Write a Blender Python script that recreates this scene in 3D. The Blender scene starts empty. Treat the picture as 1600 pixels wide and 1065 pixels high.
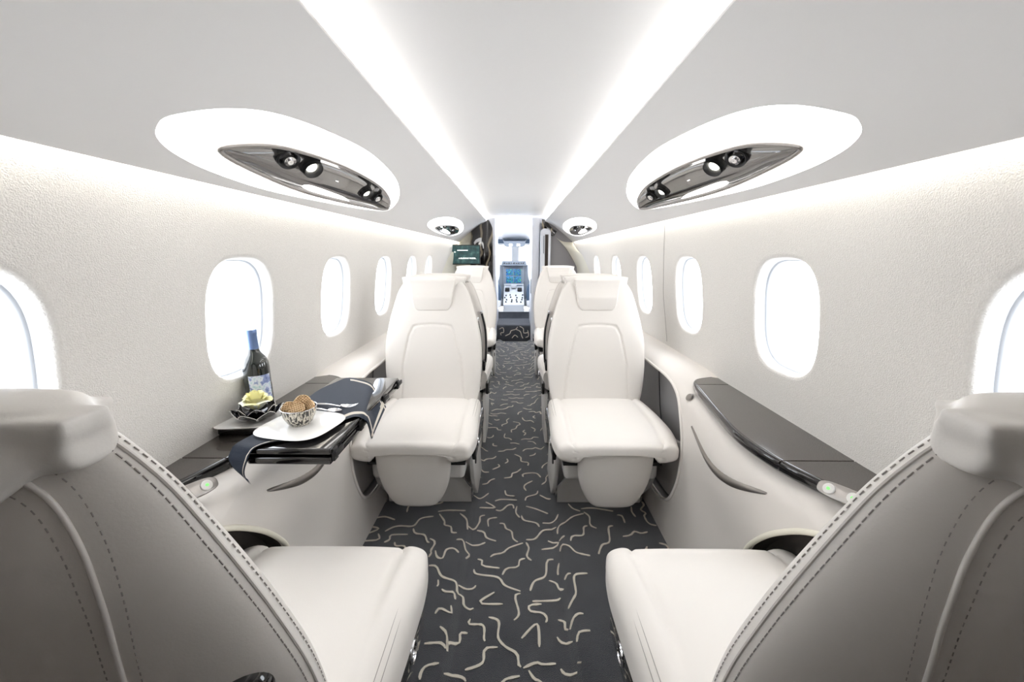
import bpy, bmesh, math, random
from mathutils import Vector, Matrix
R=math.radians
random.seed(7)
SC=bpy.context.scene
COL=SC.collection
PI=math.pi

# ------------------------------------------------------------------ materials
def mat(name,col,rough=.5,metal=0,coat=0,bump=None,emit=None,spec=.5,var=None,sheen=0,trans=0,ior=1.45):
    m=bpy.data.materials.new(name); m.use_nodes=True
    nt=m.node_tree; b=nt.nodes['Principled BSDF']
    b.inputs['Base Color'].default_value=(*col,1); b.inputs['Roughness'].default_value=rough
    b.inputs['Metallic'].default_value=metal; b.inputs['Coat Weight'].default_value=coat
    b.inputs['Coat Roughness'].default_value=.03
    b.inputs['Specular IOR Level'].default_value=spec
    b.inputs['Sheen Weight'].default_value=sheen
    b.inputs['Transmission Weight'].default_value=trans; b.inputs['IOR'].default_value=ior
    if emit:
        b.inputs['Emission Color'].default_value=(*emit[0],1); b.inputs['Emission Strength'].default_value=emit[1]
    tc=None
    if bump or var:
        tc=nt.nodes.new('ShaderNodeTexCoord')
    if bump:   # (scale, strength, distance)
        n=nt.nodes.new('ShaderNodeTexNoise'); n.inputs['Scale'].default_value=bump[0]
        n.inputs['Detail'].default_value=3
        bp=nt.nodes.new('ShaderNodeBump'); bp.inputs['Strength'].default_value=bump[1]; bp.inputs['Distance'].default_value=bump[2]
        nt.links.new(tc.outputs['Object'],n.inputs['Vector']); nt.links.new(n.outputs['Fac'],bp.inputs['Height'])
        nt.links.new(bp.outputs['Normal'],b.inputs['Normal'])
    if var:    # (scale, colour2)
        n=nt.nodes.new('ShaderNodeTexNoise'); n.inputs['Scale'].default_value=var[0]; n.inputs['Detail'].default_value=4
        r=nt.nodes.new('ShaderNodeValToRGB'); r.color_ramp.elements[0].position=.35; r.color_ramp.elements[1].position=.65
        r.color_ramp.elements[0].color=(*col,1); r.color_ramp.elements[1].color=(*var[1],1)
        nt.links.new(tc.outputs['Object'],n.inputs['Vector']); nt.links.new(n.outputs['Fac'],r.inputs['Fac'])
        nt.links.new(r.outputs['Color'],b.inputs['Base Color'])
    return m

M={}
M['leather']=mat('cream_leather',(.80,.765,.725),.42,bump=(420,.10,.001),spec=.4)
M['leather_shaded']=mat('shaded_back_leather',(.72,.68,.64),.42,bump=(420,.12,.001),spec=.4)  # same cream leather, darker: shade of the chair backs put into the colour
M['stitch']=mat('taupe_thread',(.36,.33,.31),.7)
M['wall']=mat('woven_wall_fabric',(.81,.785,.75),.9,bump=(380,.55,.004),var=(230,(.76,.735,.70)))
M['ceil']=mat('ceiling_white',(.80,.79,.785),.55)
M['panel']=mat('cream_panel',(.76,.72,.68),.38,spec=.4)
M['trimw']=mat('white_plastic',(.85,.85,.86),.4)
M['reveal']=mat('window_reveal_plastic',(.50,.52,.55),.35)
M['jamb']=mat('white_enamel',(.84,.86,.92),.3)
M['cavity']=mat('grey_cavity_liner',(.33,.325,.33),.55)
M['cavlow']=mat('light_grey_liner',(.50,.48,.46),.5)
M['mesh']=mat('dark_mesh',(.06,.052,.047),.7,bump=(900,.6,.002))
M['carpet']=mat('charcoal_carpet',(.031,.035,.045),.95,bump=(500,.8,.004),var=(9,(.050,.054,.065)),sheen=.55)
M['stroke']=mat('cream_carpet_pile',(.72,.67,.58),.95,bump=(600,.6,.003))
M['black']=mat('black_gloss',(.008,.007,.008),.07,coat=.6)
M['veneer']=mat('dark_grained_veneer',(.040,.034,.030),.14,coat=.7,var=(260,(.085,.074,.066)))
M['blackmat']=mat('black_plastic',(.015,.015,.016),.45)
M['taupe']=mat('taupe_metal_paint',(.70,.68,.66),.35,metal=.05)
M['dkwall']=mat('dark_rear_bulkhead',(.24,.21,.19),.4)
M['chrome']=mat('chrome',(.75,.75,.77),.12,metal=1)
M['brushed']=mat('smoked_metal',(.30,.28,.265),.28,metal=.8)
M['smoke']=mat('smoked_gloss',(.085,.08,.078),.07,metal=.6,coat=1)
M['led']=mat('warm_led',(1,1,1),.5,emit=((1,.955,.86),2.2))
M['ledwall']=mat('warm_led_wall',(1,1,1),.5,emit=((1,.95,.82),6.5))
M['glow']=mat('diffuser_glow',(1,1,1),.5,emit=((1,.985,.96),2.6))
M['glowsmall']=mat('reading_lens',(1,1,1),.3,emit=((1,.97,.85),3.0))
M['green']=mat('green_led',(.1,.6,.1),.4,emit=((.25,.8,.2),.35))
M['navy']=mat('navy_linen',(.022,.030,.048),.85,bump=(300,.3,.002),sheen=.1)
M['ribbon']=mat('cream_ribbon',(.62,.57,.50),.7)
M['china']=mat('white_china',(.86,.85,.83),.12,coat=.4)
M['silver']=mat('silver',(.82,.82,.84),.15,metal=1)
def waffle():
    m=bpy.data.materials.new('waffle_cookie'); m.use_nodes=True; nt=m.node_tree; b=nt.nodes['Principled BSDF']; b.inputs['Roughness'].default_value=.75
    tc=nt.nodes.new('ShaderNodeTexCoord'); ws=[]
    for ax in ('X','Y'):
        w=nt.nodes.new('ShaderNodeTexWave'); w.bands_direction=ax; w.inputs['Scale'].default_value=62; nt.links.new(tc.outputs['Object'],w.inputs['Vector']); ws.append(w)
    mx=nt.nodes.new('ShaderNodeMath'); mx.operation='MAXIMUM'; nt.links.new(ws[0].outputs['Fac'],mx.inputs[0]); nt.links.new(ws[1].outputs['Fac'],mx.inputs[1])
    r=nt.nodes.new('ShaderNodeValToRGB'); r.color_ramp.elements[0].color=(.50,.27,.11,1); r.color_ramp.elements[0].position=.35; r.color_ramp.elements[1].color=(.84,.60,.36,1); r.color_ramp.elements[1].position=.9
    nt.links.new(mx.outputs[0],r.inputs['Fac']); nt.links.new(r.outputs['Color'],b.inputs['Base Color'])
    bp=nt.nodes.new('ShaderNodeBump'); bp.inputs['Distance'].default_value=.002; nt.links.new(mx.outputs[0],bp.inputs['Height']); nt.links.new(bp.outputs['Normal'],b.inputs['Normal']); return m
M['cookie']=waffle()
M['rose']=mat('yellow_petal',(.93,.89,.50),.55)
M['rosew']=mat('pale_petal',(.93,.92,.76),.55)
M['winegl']=mat('dark_wine_glass',(.012,.016,.014),.04,coat=1)
M['foil']=mat('blue_foil',(.16,.24,.44),.35,metal=.4)
M['foilring']=mat('pale_foil_ring',(.6,.55,.6),.4)
M['grey']=mat('warm_grey_panel',(.30,.29,.30),.5)
M['fair']=mat('ivory_fairing',(.80,.77,.66),.55)
M['cock']=mat('cockpit_grey',(.20,.23,.27),.5)
M['cockl']=mat('cockpit_light_grey',(.42,.44,.47),.5)
M['cockd']=mat('cockpit_dark_blue',(.045,.075,.12),.45)
M['fleece']=mat('white_fleece',(.62,.63,.66),.9,bump=(80,.5,.01))
M['dark']=mat('deep_brown',(.03,.018,.012),.4)

def ramp_mat(name,build,rough=.3,emit=0,coat=0):
    m=bpy.data.materials.new(name); m.use_nodes=True; nt=m.node_tree; b=nt.nodes['Principled BSDF']
    b.inputs['Roughness'].default_value=rough; b.inputs['Coat Weight'].default_value=coat
    c=build(nt); nt.links.new(c,b.inputs['Base Color'])
    if emit:
        nt.links.new(c,b.inputs['Emission Color']); b.inputs['Emission Strength'].default_value=emit
    return m
def noise_ramp(scale,stops,vec_scale=(1,1,1),detail=3,coord='Object'):
    def f(nt):
        tc=nt.nodes.new('ShaderNodeTexCoord'); mp=nt.nodes.new('ShaderNodeMapping'); mp.inputs['Scale'].default_value=vec_scale
        n=nt.nodes.new('ShaderNodeTexNoise'); n.inputs['Scale'].default_value=scale; n.inputs['Detail'].default_value=detail
        r=nt.nodes.new('ShaderNodeValToRGB'); e=r.color_ramp.elements
        e[0].position,e[0].color=stops[0][0],(*stops[0][1],1); e[1].position,e[1].color=stops[-1][0],(*stops[-1][1],1)
        for p,c in stops[1:-1]:
            k=e.new(p); k.color=(*c,1)
        nt.links.new(tc.outputs[coord],mp.inputs['Vector']); nt.links.new(mp.outputs['Vector'],n.inputs['Vector']); nt.links.new(n.outputs['Fac'],r.inputs['Fac'])
        return r.outputs['Color']
    return f
M['zebra']=ramp_mat('streaked_bowl_glaze',noise_ramp(1,[(.46,(.05,.045,.04)),(.52,(.72,.67,.56)),(.6,(.75,.7,.6)),(.64,(.06,.05,.045))],(260,260,22),2),.2,coat=.5)
M['labelart']=ramp_mat('blue_painted_label',noise_ramp(55,[(.3,(.10,.14,.33)),(.45,(.30,.36,.6)),(.53,(.75,.78,.85)),(.7,(.35,.55,.62))]),.5)
M['screen']=ramp_mat('lit_teal_screen',noise_ramp(22,[(.3,(.006,.018,.020)),(.55,(.015,.050,.052)),(.75,(.06,.12,.11))]),.3,emit=.4)
M['avionics']=ramp_mat('lit_flight_display',noise_ramp(60,[(.40,(.005,.01,.03)),(.47,(.03,.16,.42)),(.52,(.005,.01,.03)),(.60,(.005,.01,.03)),(.64,(.10,.55,.15)),(.70,(.01,.02,.05))]),.3,emit=.8)
M['glyph']=mat('lit_white_text',(.9,.9,.9),.4,emit=((.9,.95,.92),1.2))
def burl(nt):
    tc=nt.nodes.new('ShaderNodeTexCoord'); w=nt.nodes.new('ShaderNodeTexWave'); w.inputs['Scale'].default_value=2.6
    w.inputs['Distortion'].default_value=9; w.inputs['Detail'].default_value=2; w.inputs['Detail Scale'].default_value=.9
    r=nt.nodes.new('ShaderNodeValToRGB'); r.color_ramp.elements[0].color=(.012,.009,.008,1); r.color_ramp.elements[0].position=.82
    r.color_ramp.elements[1].color=(.30,.25,.18,1); r.color_ramp.elements[1].position=.99
    nt.links.new(tc.outputs['Object'],w.inputs['Vector']); nt.links.new(w.outputs['Fac'],r.inputs['Fac']); return r.outputs['Color']
M['lacquer']=ramp_mat('burled_black_lacquer',burl,.08,coat=1)
gm=bpy.data.materials.new('clear_window_pane'); gm.use_nodes=True; nt=gm.node_tree; nt.nodes.clear()
o=nt.nodes.new('ShaderNodeOutputMaterial'); t=nt.nodes.new('ShaderNodeBsdfTransparent'); g=nt.nodes.new('ShaderNodeBsdfGlossy'); mx=nt.nodes.new('ShaderNodeMixShader')
g.inputs['Roughness'].default_value=.02; mx.inputs[0].default_value=.05; t.inputs[0].default_value=(.96,.98,1,1)
nt.links.new(t.outputs[0],mx.inputs[1]); nt.links.new(g.outputs[0],mx.inputs[2]); nt.links.new(mx.outputs[0],o.inputs[0]); M['pane']=gm

# ------------------------------------------------------------------ mesh helpers
def smoothmesh(me,ang=40):
    if ang is None: return
    me.shade_smooth(); me.set_sharp_from_angle(angle=R(ang))
class MB:
    def __init__(s): s.v=[]; s.f=[]; s.m=[]
    def add(s,vs,fs,mi=0):
        o=len(s.v); s.v+= [tuple(v) for v in vs]; s.f+=[tuple(i+o for i in f) for f in fs]; s.m+=[mi]*len(fs); return s
    def grid(s,rows,mi=0,closed=False):
        n=len(rows[0]); vs=[p for r in rows for p in r]; fs=[]
        for i in range(len(rows)-1):
            for j in range(n if closed else n-1):
                k=(j+1)%n; fs.append((i*n+j,i*n+k,(i+1)*n+k,(i+1)*n+j))
        return s.add(vs,fs,mi)
    def loft(s,rings,mi=0,caps=True):
        n=len(rings[0]); s.grid(rings,mi,True)
        if caps:
            s.add(rings[0],[tuple(range(n))[::-1]],mi); s.add(rings[-1],[tuple(range(n))],mi)
        return s
    def box(s,x0,x1,y0,y1,z0,z1,mi=0,bev=0,M4=None):
        bm=bmesh.new(); bmesh.ops.create_cube(bm,size=1)
        for v in bm.verts: v.co=Vector(((x0+x1)/2+v.co.x*(x1-x0),(y0+y1)/2+v.co.y*(y1-y0),(z0+z1)/2+v.co.z*(z1-z0)))
        if bev: bmesh.ops.bevel(bm,geom=bm.edges[:],offset=bev,segments=3,affect='EDGES',profile=.5)
        if M4: bmesh.ops.transform(bm,matrix=M4,verts=bm.verts)
        bm.verts.index_update(); s.add([v.co[:] for v in bm.verts],[[v.index for v in f.verts] for f in bm.faces],mi); bm.free(); return s
    def prism(s,pts,fn,a,b,mi=0,bev=0):
        # pts 2D outline; fn(u,v,w)->3D ; w from a to b
        r=[[fn(u,v,w) for u,v in pts] for w in (a,b)]
        if not bev: return s.loft(r,mi)
        bm=bmesh.new(); n=len(pts)
        A=[bm.verts.new(p) for p in r[0]]; B=[bm.verts.new(p) for p in r[1]]
        bm.faces.new(A[::-1]); bm.faces.new(B)
        for i in range(n): bm.faces.new((A[i],A[(i+1)%n],B[(i+1)%n],B[i]))
        bmesh.ops.recalc_face_normals(bm,faces=bm.faces[:])
        es=[e for e in bm.edges if e.calc_face_angle(0)>R(35)]
        bmesh.ops.bevel(bm,geom=es,offset=bev,segments=3,affect='EDGES',profile=.5)
        bm.verts.index_update(); s.add([v.co[:] for v in bm.verts],[[v.index for v in f.verts] for f in bm.faces],mi); bm.free(); return s
    def tube(s,pts,r,mi=0,n=8,closed=False,flat=1):
        pts=[Vector(p) for p in pts]; rings=[]; N=len(pts); up=None
        for i,p in enumerate(pts):
            if closed: t=pts[(i+1)%N]-pts[i-1]
            else: t=pts[min(i+1,N-1)]-pts[max(i-1,0)]
            if t.length<1e-9: t=Vector((0,0,1))
            t.normalize()
            if up is None: up=t.orthogonal().normalized()
            up=(up-t*up.dot(t)); up=up.normalized() if up.length>1e-6 else t.orthogonal().normalized()
            b=t.cross(up); rr=r[i] if isinstance(r,(list,tuple)) else r
            rings.append([tuple(p+up*math.cos(2*PI*k/n)*rr+b*math.sin(2*PI*k/n)*rr*flat) for k in range(n)])
        if closed: rings.append(rings[0]); return s.loft(rings,mi,False)
        return s.loft(rings,mi)
    def lathe(s,prof,n=32,mi=0,M4=None,caps=False):
        rings=[[(r*math.cos(2*PI*k/n),r*math.sin(2*PI*k/n),z) for k in range(n)] for r,z in prof]
        if M4: rings=[[tuple(M4@Vector(p)) for p in r] for r in rings]
        return s.loft(rings,mi,caps)
    def build(s,name,mats,parent=None,ang=40,weld=True,recalc=True):
        if not isinstance(mats,(list,tuple)): mats=[mats]
        me=bpy.data.meshes.new(name); me.from_pydata(s.v,[],s.f)
        for i,p in enumerate(me.polygons): p.material_index=s.m[i]
        for m in mats: me.materials.append(m)
        bm=bmesh.new(); bm.from_mesh(me)
        if weld: bmesh.ops.remove_doubles(bm,verts=bm.verts,dist=1e-5)
        if recalc: bmesh.ops.recalc_face_normals(bm,faces=bm.faces[:])
        bm.to_mesh(me); bm.free(); smoothmesh(me,ang)
        ob=bpy.data.objects.new(name,me); COL.objects.link(ob)
        if parent is not None: ob.parent=parent
        return ob
def thing(name,label,cat,loc=(0,0,0),rz=0,group=None):
    o=bpy.data.objects.new(name,None); COL.objects.link(o); o.location=loc; o.rotation_euler=(0,0,rz)
    o.empty_display_size=.05; return tag(o,label,cat,group)
def tag(o,label,cat,group=None,kind=None):
    o['label']=label; o['category']=cat
    if group: o['group']=group
    if kind: o['kind']=kind
    return o
def struct(o): o['kind']='structure'; return o
def kids(o): return [c for c in bpy.data.objects if c.parent is o]
def copy_tree(o,parent=None):
    c=o.copy(); COL.objects.link(c)
    if parent is not None: c.parent=parent
    for ch in kids(o): copy_tree(ch,c)
    return c
def lerp(a,b,t): return a+(b-a)*t
def interp(pts,x):
    if x<=pts[0][0]: return pts[0][1]
    for (a,b),(c,d) in zip(pts,pts[1:]):
        if x<=c: return b+(d-b)*(x-a)/(c-a)
    return pts[-1][1]
def smooth_interp(pts,x):   # monotone-ish catmull rom in x
    n=len(pts)
    if x<=pts[0][0]: return pts[0][1]
    if x>=pts[-1][0]: return pts[-1][1]
    for i in range(n-1):
        if x<=pts[i+1][0]:
            x0,y0=pts[i]; x1,y1=pts[i+1]
            m0=(pts[i+1][1]-pts[i-1][1])/(pts[i+1][0]-pts[i-1][0]) if i>0 else (y1-y0)/(x1-x0)
            m1=(pts[i+2][1]-pts[i][1])/(pts[i+2][0]-pts[i][0]) if i<n-2 else (y1-y0)/(x1-x0)
            h=x1-x0; t=(x-x0)/h
            return (2*t**3-3*t*t+1)*y0+(t**3-2*t*t+t)*h*m0+(-2*t**3+3*t*t)*y1+(t**3-t*t)*h*m1
def catmull(P,per=8,closed=True):
    P=[Vector(p) for p in P]; n=len(P); out=[]
    for i in range(n if closed else n-1):
        a,b,c,d=(P[(i-1)%n],P[i],P[(i+1)%n],P[(i+2)%n]) if closed else (P[max(i-1,0)],P[i],P[i+1],P[min(i+2,n-1)])
        for k in range(per):
            t=k/per; out.append(.5*((2*b)+(c-a)*t+(2*a-5*b+4*c-d)*t*t+(3*b-a-3*c+d)*t**3))
    if not closed: out.append(P[-1])
    return out
def sgn(a): return 1 if a>=0 else -1
def se(t,n):   # unit superellipse
    c,s_=math.cos(t),math.sin(t); return sgn(c)*abs(c)**(2/n),sgn(s_)*abs(s_)**(2/n)
def se_even(n,N):
    d=[se(2*PI*i/4000,n) for i in range(4001)]; L=[0]
    for a,b in zip(d,d[1:]): L.append(L[-1]+math.hypot(b[0]-a[0],b[1]-a[1]))
    out=[]; j=0
    for k in range(N):
        T=L[-1]*k/N
        while L[j+1]<T: j+=1
        f=(T-L[j])/max(1e-12,L[j+1]-L[j]); out.append((lerp(d[j][0],d[j+1][0],f),lerp(d[j][1],d[j+1][1],f)))
    return out

# ------------------------------------------------------------------ panels with holes
def ray_poly(c,ang,poly):
    dx,dy=math.cos(ang),math.sin(ang); best=None; n=len(poly)
    for i in range(n):
        x1,y1=poly[i][0]-c[0],poly[i][1]-c[1]; x2,y2=poly[(i+1)%n][0]-c[0],poly[(i+1)%n][1]-c[1]
        ex,ey=x2-x1,y2-y1; det=dx*ey-dy*ex
        if abs(det)<1e-12: continue
        t=(x1*ey-y1*ex)/det; u=(x1*dy-y1*dx)/det
        if t>0 and -1e-9<=u<=1+1e-9 and (best is None or t>best): best=t
    return (c[0]+dx*best,c[1]+dy*best) if best else None
def holed_panel(mb,rect,hole,surf,K=7,N=96,mi=0):
    """rect (u0,u1,v0,v1); hole list of (u,v); surf(u,v)->3D; returns the ordered hole loop in (u,v)"""
    u0,u1,v0,v1=rect
    c=(sum(p[0] for p in hole)/len(hole),sum(p[1] for p in hole)/len(hole))
    hu=max(p[0] for p in hole)-min(p[0] for p in hole); hv=max(p[1] for p in hole)-min(p[1] for p in hole)
    rc=[(u0,v0),(u1,v0),(u1,v1),(u0,v1)]
    angs=[math.atan2(math.sin(2*PI*i/N)*hv,math.cos(2*PI*i/N)*hu) for i in range(N)]+[math.atan2(q[1]-c[1],q[0]-c[0]) for q in rc]
    angs=sorted(set(round(a%(2*PI),7) for a in angs))
    H=[ray_poly(c,a,hole) for a in angs]; O=[ray_poly(c,a,rc) for a in angs]
    rings=[]
    for k in range(K+1):
        t=(k/K)**1.3
        rings.append([surf(lerp(h[0],o_[0],t),lerp(h[1],o_[1],t)) for h,o_ in zip(H,O)])
    mb.grid(rings,mi,True)
    return H,c

# ------------------------------------------------------------------ cabin profile
def wallx(z): return smooth_interp([(.55,.79),(.63,.792),(.75,.782),(.9,.766),(1.10,.740),(1.26,.7215),(1.36,.705)],z)
CP=[(.355,1.502),(.40,1.484),(.46,1.452),(.52,1.408),(.58,1.362),(.64,1.314),(.700,1.259)]
def ceilz(x): return smooth_interp(CP,x)
YB,YF=-.95,5.0

# --- floor: carpeted, the aisle a little lower
FP=[(-.66,.0),(-.205,.0),(-.172,-.022),(.152,-.022),(.185,.0),(.66,.0)]
def floorz(x): return interp(FP,x)
mb=MB(); ys=[YB,5.1]
xs=[-.66,-.43,-.205,-.197,-.180,-.172,-.05,.05,.152,.160,.177,.185,.4,.66]
def fz2(x):
    return floorz(x)
mb.grid([[(x,y,fz2(x)) for x in xs] for y in (YB,0,1,2,3,4,5.1)],0)
# slab below, riser, vestibule landing
mb.grid([[(x,y,z) for x in (-.66,-.3,0,.3,.66)] for y,z in ((5.1,-.03),(5.1,.18),(5.12,.2),(5.6,.2),(5.61,.21),(5.61,.30))],0)
mb.grid([[(x,y,.10) for x in (-.9,.9)] for y in (5.61,7.4)],0)
Z2=[(138,160,155,172,215,165,270,182),(215,245,260,222,300,215,370,215,410,175,480,163),(370,230,380,255,430,265,445,300,460,308),(210,305,240,290,250,265,340,262),(100,215,180,230,95,265),(178,258,180,290,90,300,80,325,135,340),(268,305,275,325,320,325,340,360,390,370,430,402),(460,285,488,305,465,350,468,362,450,390),(490,350,500,385,530,390,550,345,590,338,618,362),(512,150,540,190,540,210,575,220,580,250,612,252),(505,137,560,130,655,132),(625,148,660,180,665,230),(605,290,640,292,655,335,675,350,655,378),(655,295,720,295,762,280),(668,210,700,212,730,170,735,140,765,132),(780,195,780,155,835,145),(717,215,755,225,770,255,830,275),(840,177,865,180,875,205,905,220,915,260,945,280),(790,358,810,345,860,335,890,310,968,283),(720,370,745,378,748,405,840,418),(855,455,880,420,940,410,950,375,985,365),(985,280,1000,310,990,355,1020,380),(985,265,1035,260,1080,215,1150,212),(960,135,975,160,1040,175,1060,200),(820,105,850,108,885,80,912,78,918,98),(935,85,930,120,955,150),(985,85,1040,100,1105,125),(730,92,815,92,765,62),(1105,272,1165,302,1070,318),(700,425,715,450,830,468,870,512,955,543),(1135,372,1100,380,1090,460,1030,490,1005,550),(1110,485,1150,500,1165,530,1195,548),(455,432,495,437,525,490,600,520,610,570,640,577,645,620,680,642,705,630),(615,530,690,530,712,508),(525,560,545,575,590,578,598,610),(488,695,515,665,575,690,575,650),(505,510,505,540,488,550),(812,548,730,605,858,612),(955,555,925,570,945,650,940,680,915,702),(1020,597,1150,592,1178,573),(1070,612,1005,620,1010,650,1075,660,1100,690,1090,715),(780,683,835,705,832,790,870,840,935,880,945,940,965,955),(680,692,675,720,750,728,755,800,768,820),(960,797,1045,720,1058,845),(665,770,625,770,620,820,560,845,555,890),(515,765,550,800,555,870),(430,858,520,855,548,885),(830,845,760,855,745,930,650,968),(970,958,1040,928,1080,938,1160,932),(1000,970,1030,1015,1065,1030,1070,1065),(845,1062,870,1020,965,998),(535,1010,580,998,640,1010,660,1042),(510,965,440,980,410,1020,405,1062),(1155,790,1180,820,1240,832),(1160,698,1195,710,1200,750,1225,765),(1225,765,1240,720,1270,695,1298,695),(1262,845,1275,795,1335,787),(1265,950,1300,965),(1175,962,1200,990,1265,1000),(1320,475,1250,485,1255,560,1255,590,1215,655),(1195,500,1210,478,1240,475),(1170,345,1180,318,1220,325,1260,360,1335,378),(1165,400,1158,440,1165,465),(1460,215,1435,225,1440,300,1400,320,1380,370),(1370,228,1335,210,1330,165,1300,140),(1320,215,1300,222,1295,265,1240,270,1228,298),(1200,195,1160,220,1158,255),(1200,195,1240,165,1300,148),(1165,290,1200,265),(1075,175,1140,175,1160,152),(1215,95,1240,120,1280,135),(1285,122,1350,118,1460,135),(980,55,990,35,1040,20,1050,0),(815,57,850,48,935,52),(700,42,740,42,780,15),(870,0,880,25,930,30),(1060,25,1120,55)]
# the pattern of the carpet in floor metres (worked out from the drawing of the weave above)
FPX=610.; PIT=math.atan(134/FPX); YAW=math.atan(6*math.cos(PIT)/FPX); CAMH=1.10
def weave(zx,zy):
    x=540+zx*.2863; y=760+zy*.2863; u=(x-800)/FPX; v=(y-532.5)/FPX
    f=math.cos(PIT)-v*math.sin(PIT); z=-math.sin(PIT)-v*math.cos(PIT); t=-CAMH/z
    return ((u*math.cos(YAW)-f*math.sin(YAW))*t,(u*math.sin(YAW)+f*math.cos(YAW))*t)
strokes=[[weave(s[i],s[i+1]) for i in range(0,len(s),2)] for s in Z2]
def dense(P,step=.012):
    Q=catmull([(p[0],p[1],0) for p in P],5,False); out=[Q[0]]
    for q in Q[1:]:
        if (q-out[-1]).length>step*.6: out.append(q)
    return out
dens=[dense(s) for s in strokes]
cell={}
def key(p): return (int(math.floor(p[0]/.022)),int(math.floor(p[1]/.022)))
for d in dens:
    for p in d: cell[key(p)]=1
def near(p):
    a,b=key(p); return any((a+i,b+j) in cell for i in (-1,0,1) for j in (-1,0,1))
tries=0; made=0
rnd=random.Random(11)
while tries<26000 and made<620:
    tries+=1
    x,y=rnd.uniform(-.60,.60),rnd.uniform(.3,5.08)
    if .80<y<1.62 and abs(x)<.45: continue
    P=[(x,y)]; a=rnd.uniform(0,2*PI); ns=rnd.choice((2,3,4,4,5,6)); turn=rnd.choice((-1,1))
    for k in range(ns):
        L=rnd.uniform(.022,.05); P.append((P[-1][0]+L*math.cos(a),P[-1][1]+L*math.sin(a)))
        a+=turn*rnd.uniform(.35,1.35); turn=-turn if rnd.random()<.8 else turn
    if ns==2 : pass
    D=dense(P)
    if any(near(p) or abs(p[0])>.62 or not .2<p[1]<5.09 for p in D): continue
    dens.append(D); made+=1
    for p in D: cell[key(p)]=1
def ribbon(mb,D,w,fn,mi):
    n=len(D)
    L=[];Rr=[]
    for i,p in enumerate(D):
        t=D[min(i+1,n-1)]-D[max(i-1,0)]
        if t.length<1e-9: t=Vector((1,0,0))
        t.normalize(); q=Vector((-t.y,t.x,0)); e=.55 if i in (0,n-1) else 1
        ww=w*e*rnd.uniform(.78,1.2)
        L.append(fn(p+q*ww)); Rr.append(fn(p-q*ww))
    # slightly raised pile: top and two sides
    up=.0022
    L2=[fn2(a,up) for a in L]; R2=[fn2(a,up) for a in Rr]
    mb.grid([L,L2,R2,Rr],mi)
fn2=lambda a,u:(a[0],a[1],a[2]+u)
for D in dens: ribbon(mb,D,.0036,lambda p:(p.x,p.y,floorz(p.x)+.0003),1)
fn2=lambda a,u:(a[0],a[1]-u,a[2])
for P in ([(-.22,.14),(-.17,.16),(-.16,.10),(-.20,.09),(-.19,.05)],[(-.14,.05),(-.08,.08),(-.06,.12),(0,.14),(.03,.18)],[(0,.14),(.06,.11),(.08,.05),(.10,.01)],[(.05,.18),(.10,.15),(.11,.09),(.17,.10)],[(-.05,.02),(-.01,.06),(.03,.03)],[(.13,.03),(.17,.05),(.16,.13)]):
    ribbon(mb,dense(P),.005,lambda p:(p.x,5.0995,p.y),1)
struct(mb.build('floor',[M['carpet'],M['stroke']],ang=60,weld=False))

# --- textile side walls with window openings
WL=[1.085+.59*k for k in (-2,-1,0,1,2,3,4)]; WR=[1.115+.605*k for k in (-2,-1,0,1,2,3,4)]
WR=[.50,1.115,1.745,2.35,3.0,3.72]; WL=[.485,1.08,1.665,2.27,2.88,3.44]
wz=.928; shp=se_even(3.0,72)
def wshape(yc,hw,hh,dz=0): return [(yc+a*hw,wz+dz+b*hh) for a,b in shp]
winN=0
for side,cent in ((-1,WL),(1,WR)):
    mb=MB(); surf=lambda y,z:(side*wallx(z),y,z)
    bounds=[YB]+[(a+b)/2 for a,b in zip(cent,cent[1:])]+[cent[-1]+.32]
    for i,yc in enumerate(cent):
        holed_panel(mb,(bounds[i]-.002,bounds[i+1]+.002,.60,1.26),wshape(yc,.146,.176),surf,K=8,N=72)
        # soft rolled edge of the fabric into the reveal
        rr=[]
        for hw,hh,d in ((.146,.176,0),(.141,.171,.001),(.137,.167,.003),(.134,.164,.007),(.133,.163,.013)):
            rr.append([(side*(wallx(z)+d),y,z) for y,z in wshape(yc,hw,hh)])
        mb.grid(rr,0,True)
    mb.grid([[surf(y,z) for y in (bounds[-1],YF+.1)] for z in (.60,.8,.95,1.1,1.2,1.26)])
    mb.grid([[surf(y,z) for y in (YB,YF+.1)] for z in (1.26,1.29,1.33,1.36)])
    struct(mb.build('wall_left' if side<0 else 'wall_right',M['wall'],ang=60))
    for i,yc in enumerate(cent):
        winN+=1
        m2=MB(); rr=[]
        for hw,hh,d in ((.133,.163,.012),(.132,.162,.022),(.130,.160,.032),(.127,.157,.034),(.125,.155,.038),(.124,.154,.060)):
            rr.append([(side*(wallx(z)+d),y,z) for y,z in wshape(yc,hw,hh)])
        m2.grid(rr,0,True)
        w=m2.build('window_%d'%winN,M['reveal'],ang=35); struct(w)
        m3=MB(); q=[(y,z) for y,z in wshape(yc,.1243,.1543)]
        m3.loft([[(side*(wallx(z)+.052),y,z) for y,z in q],[(side*(wallx(z)+.056),y,z) for y,z in q]])
        m3.build('pane',M['pane'],w,ang=30)

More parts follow.
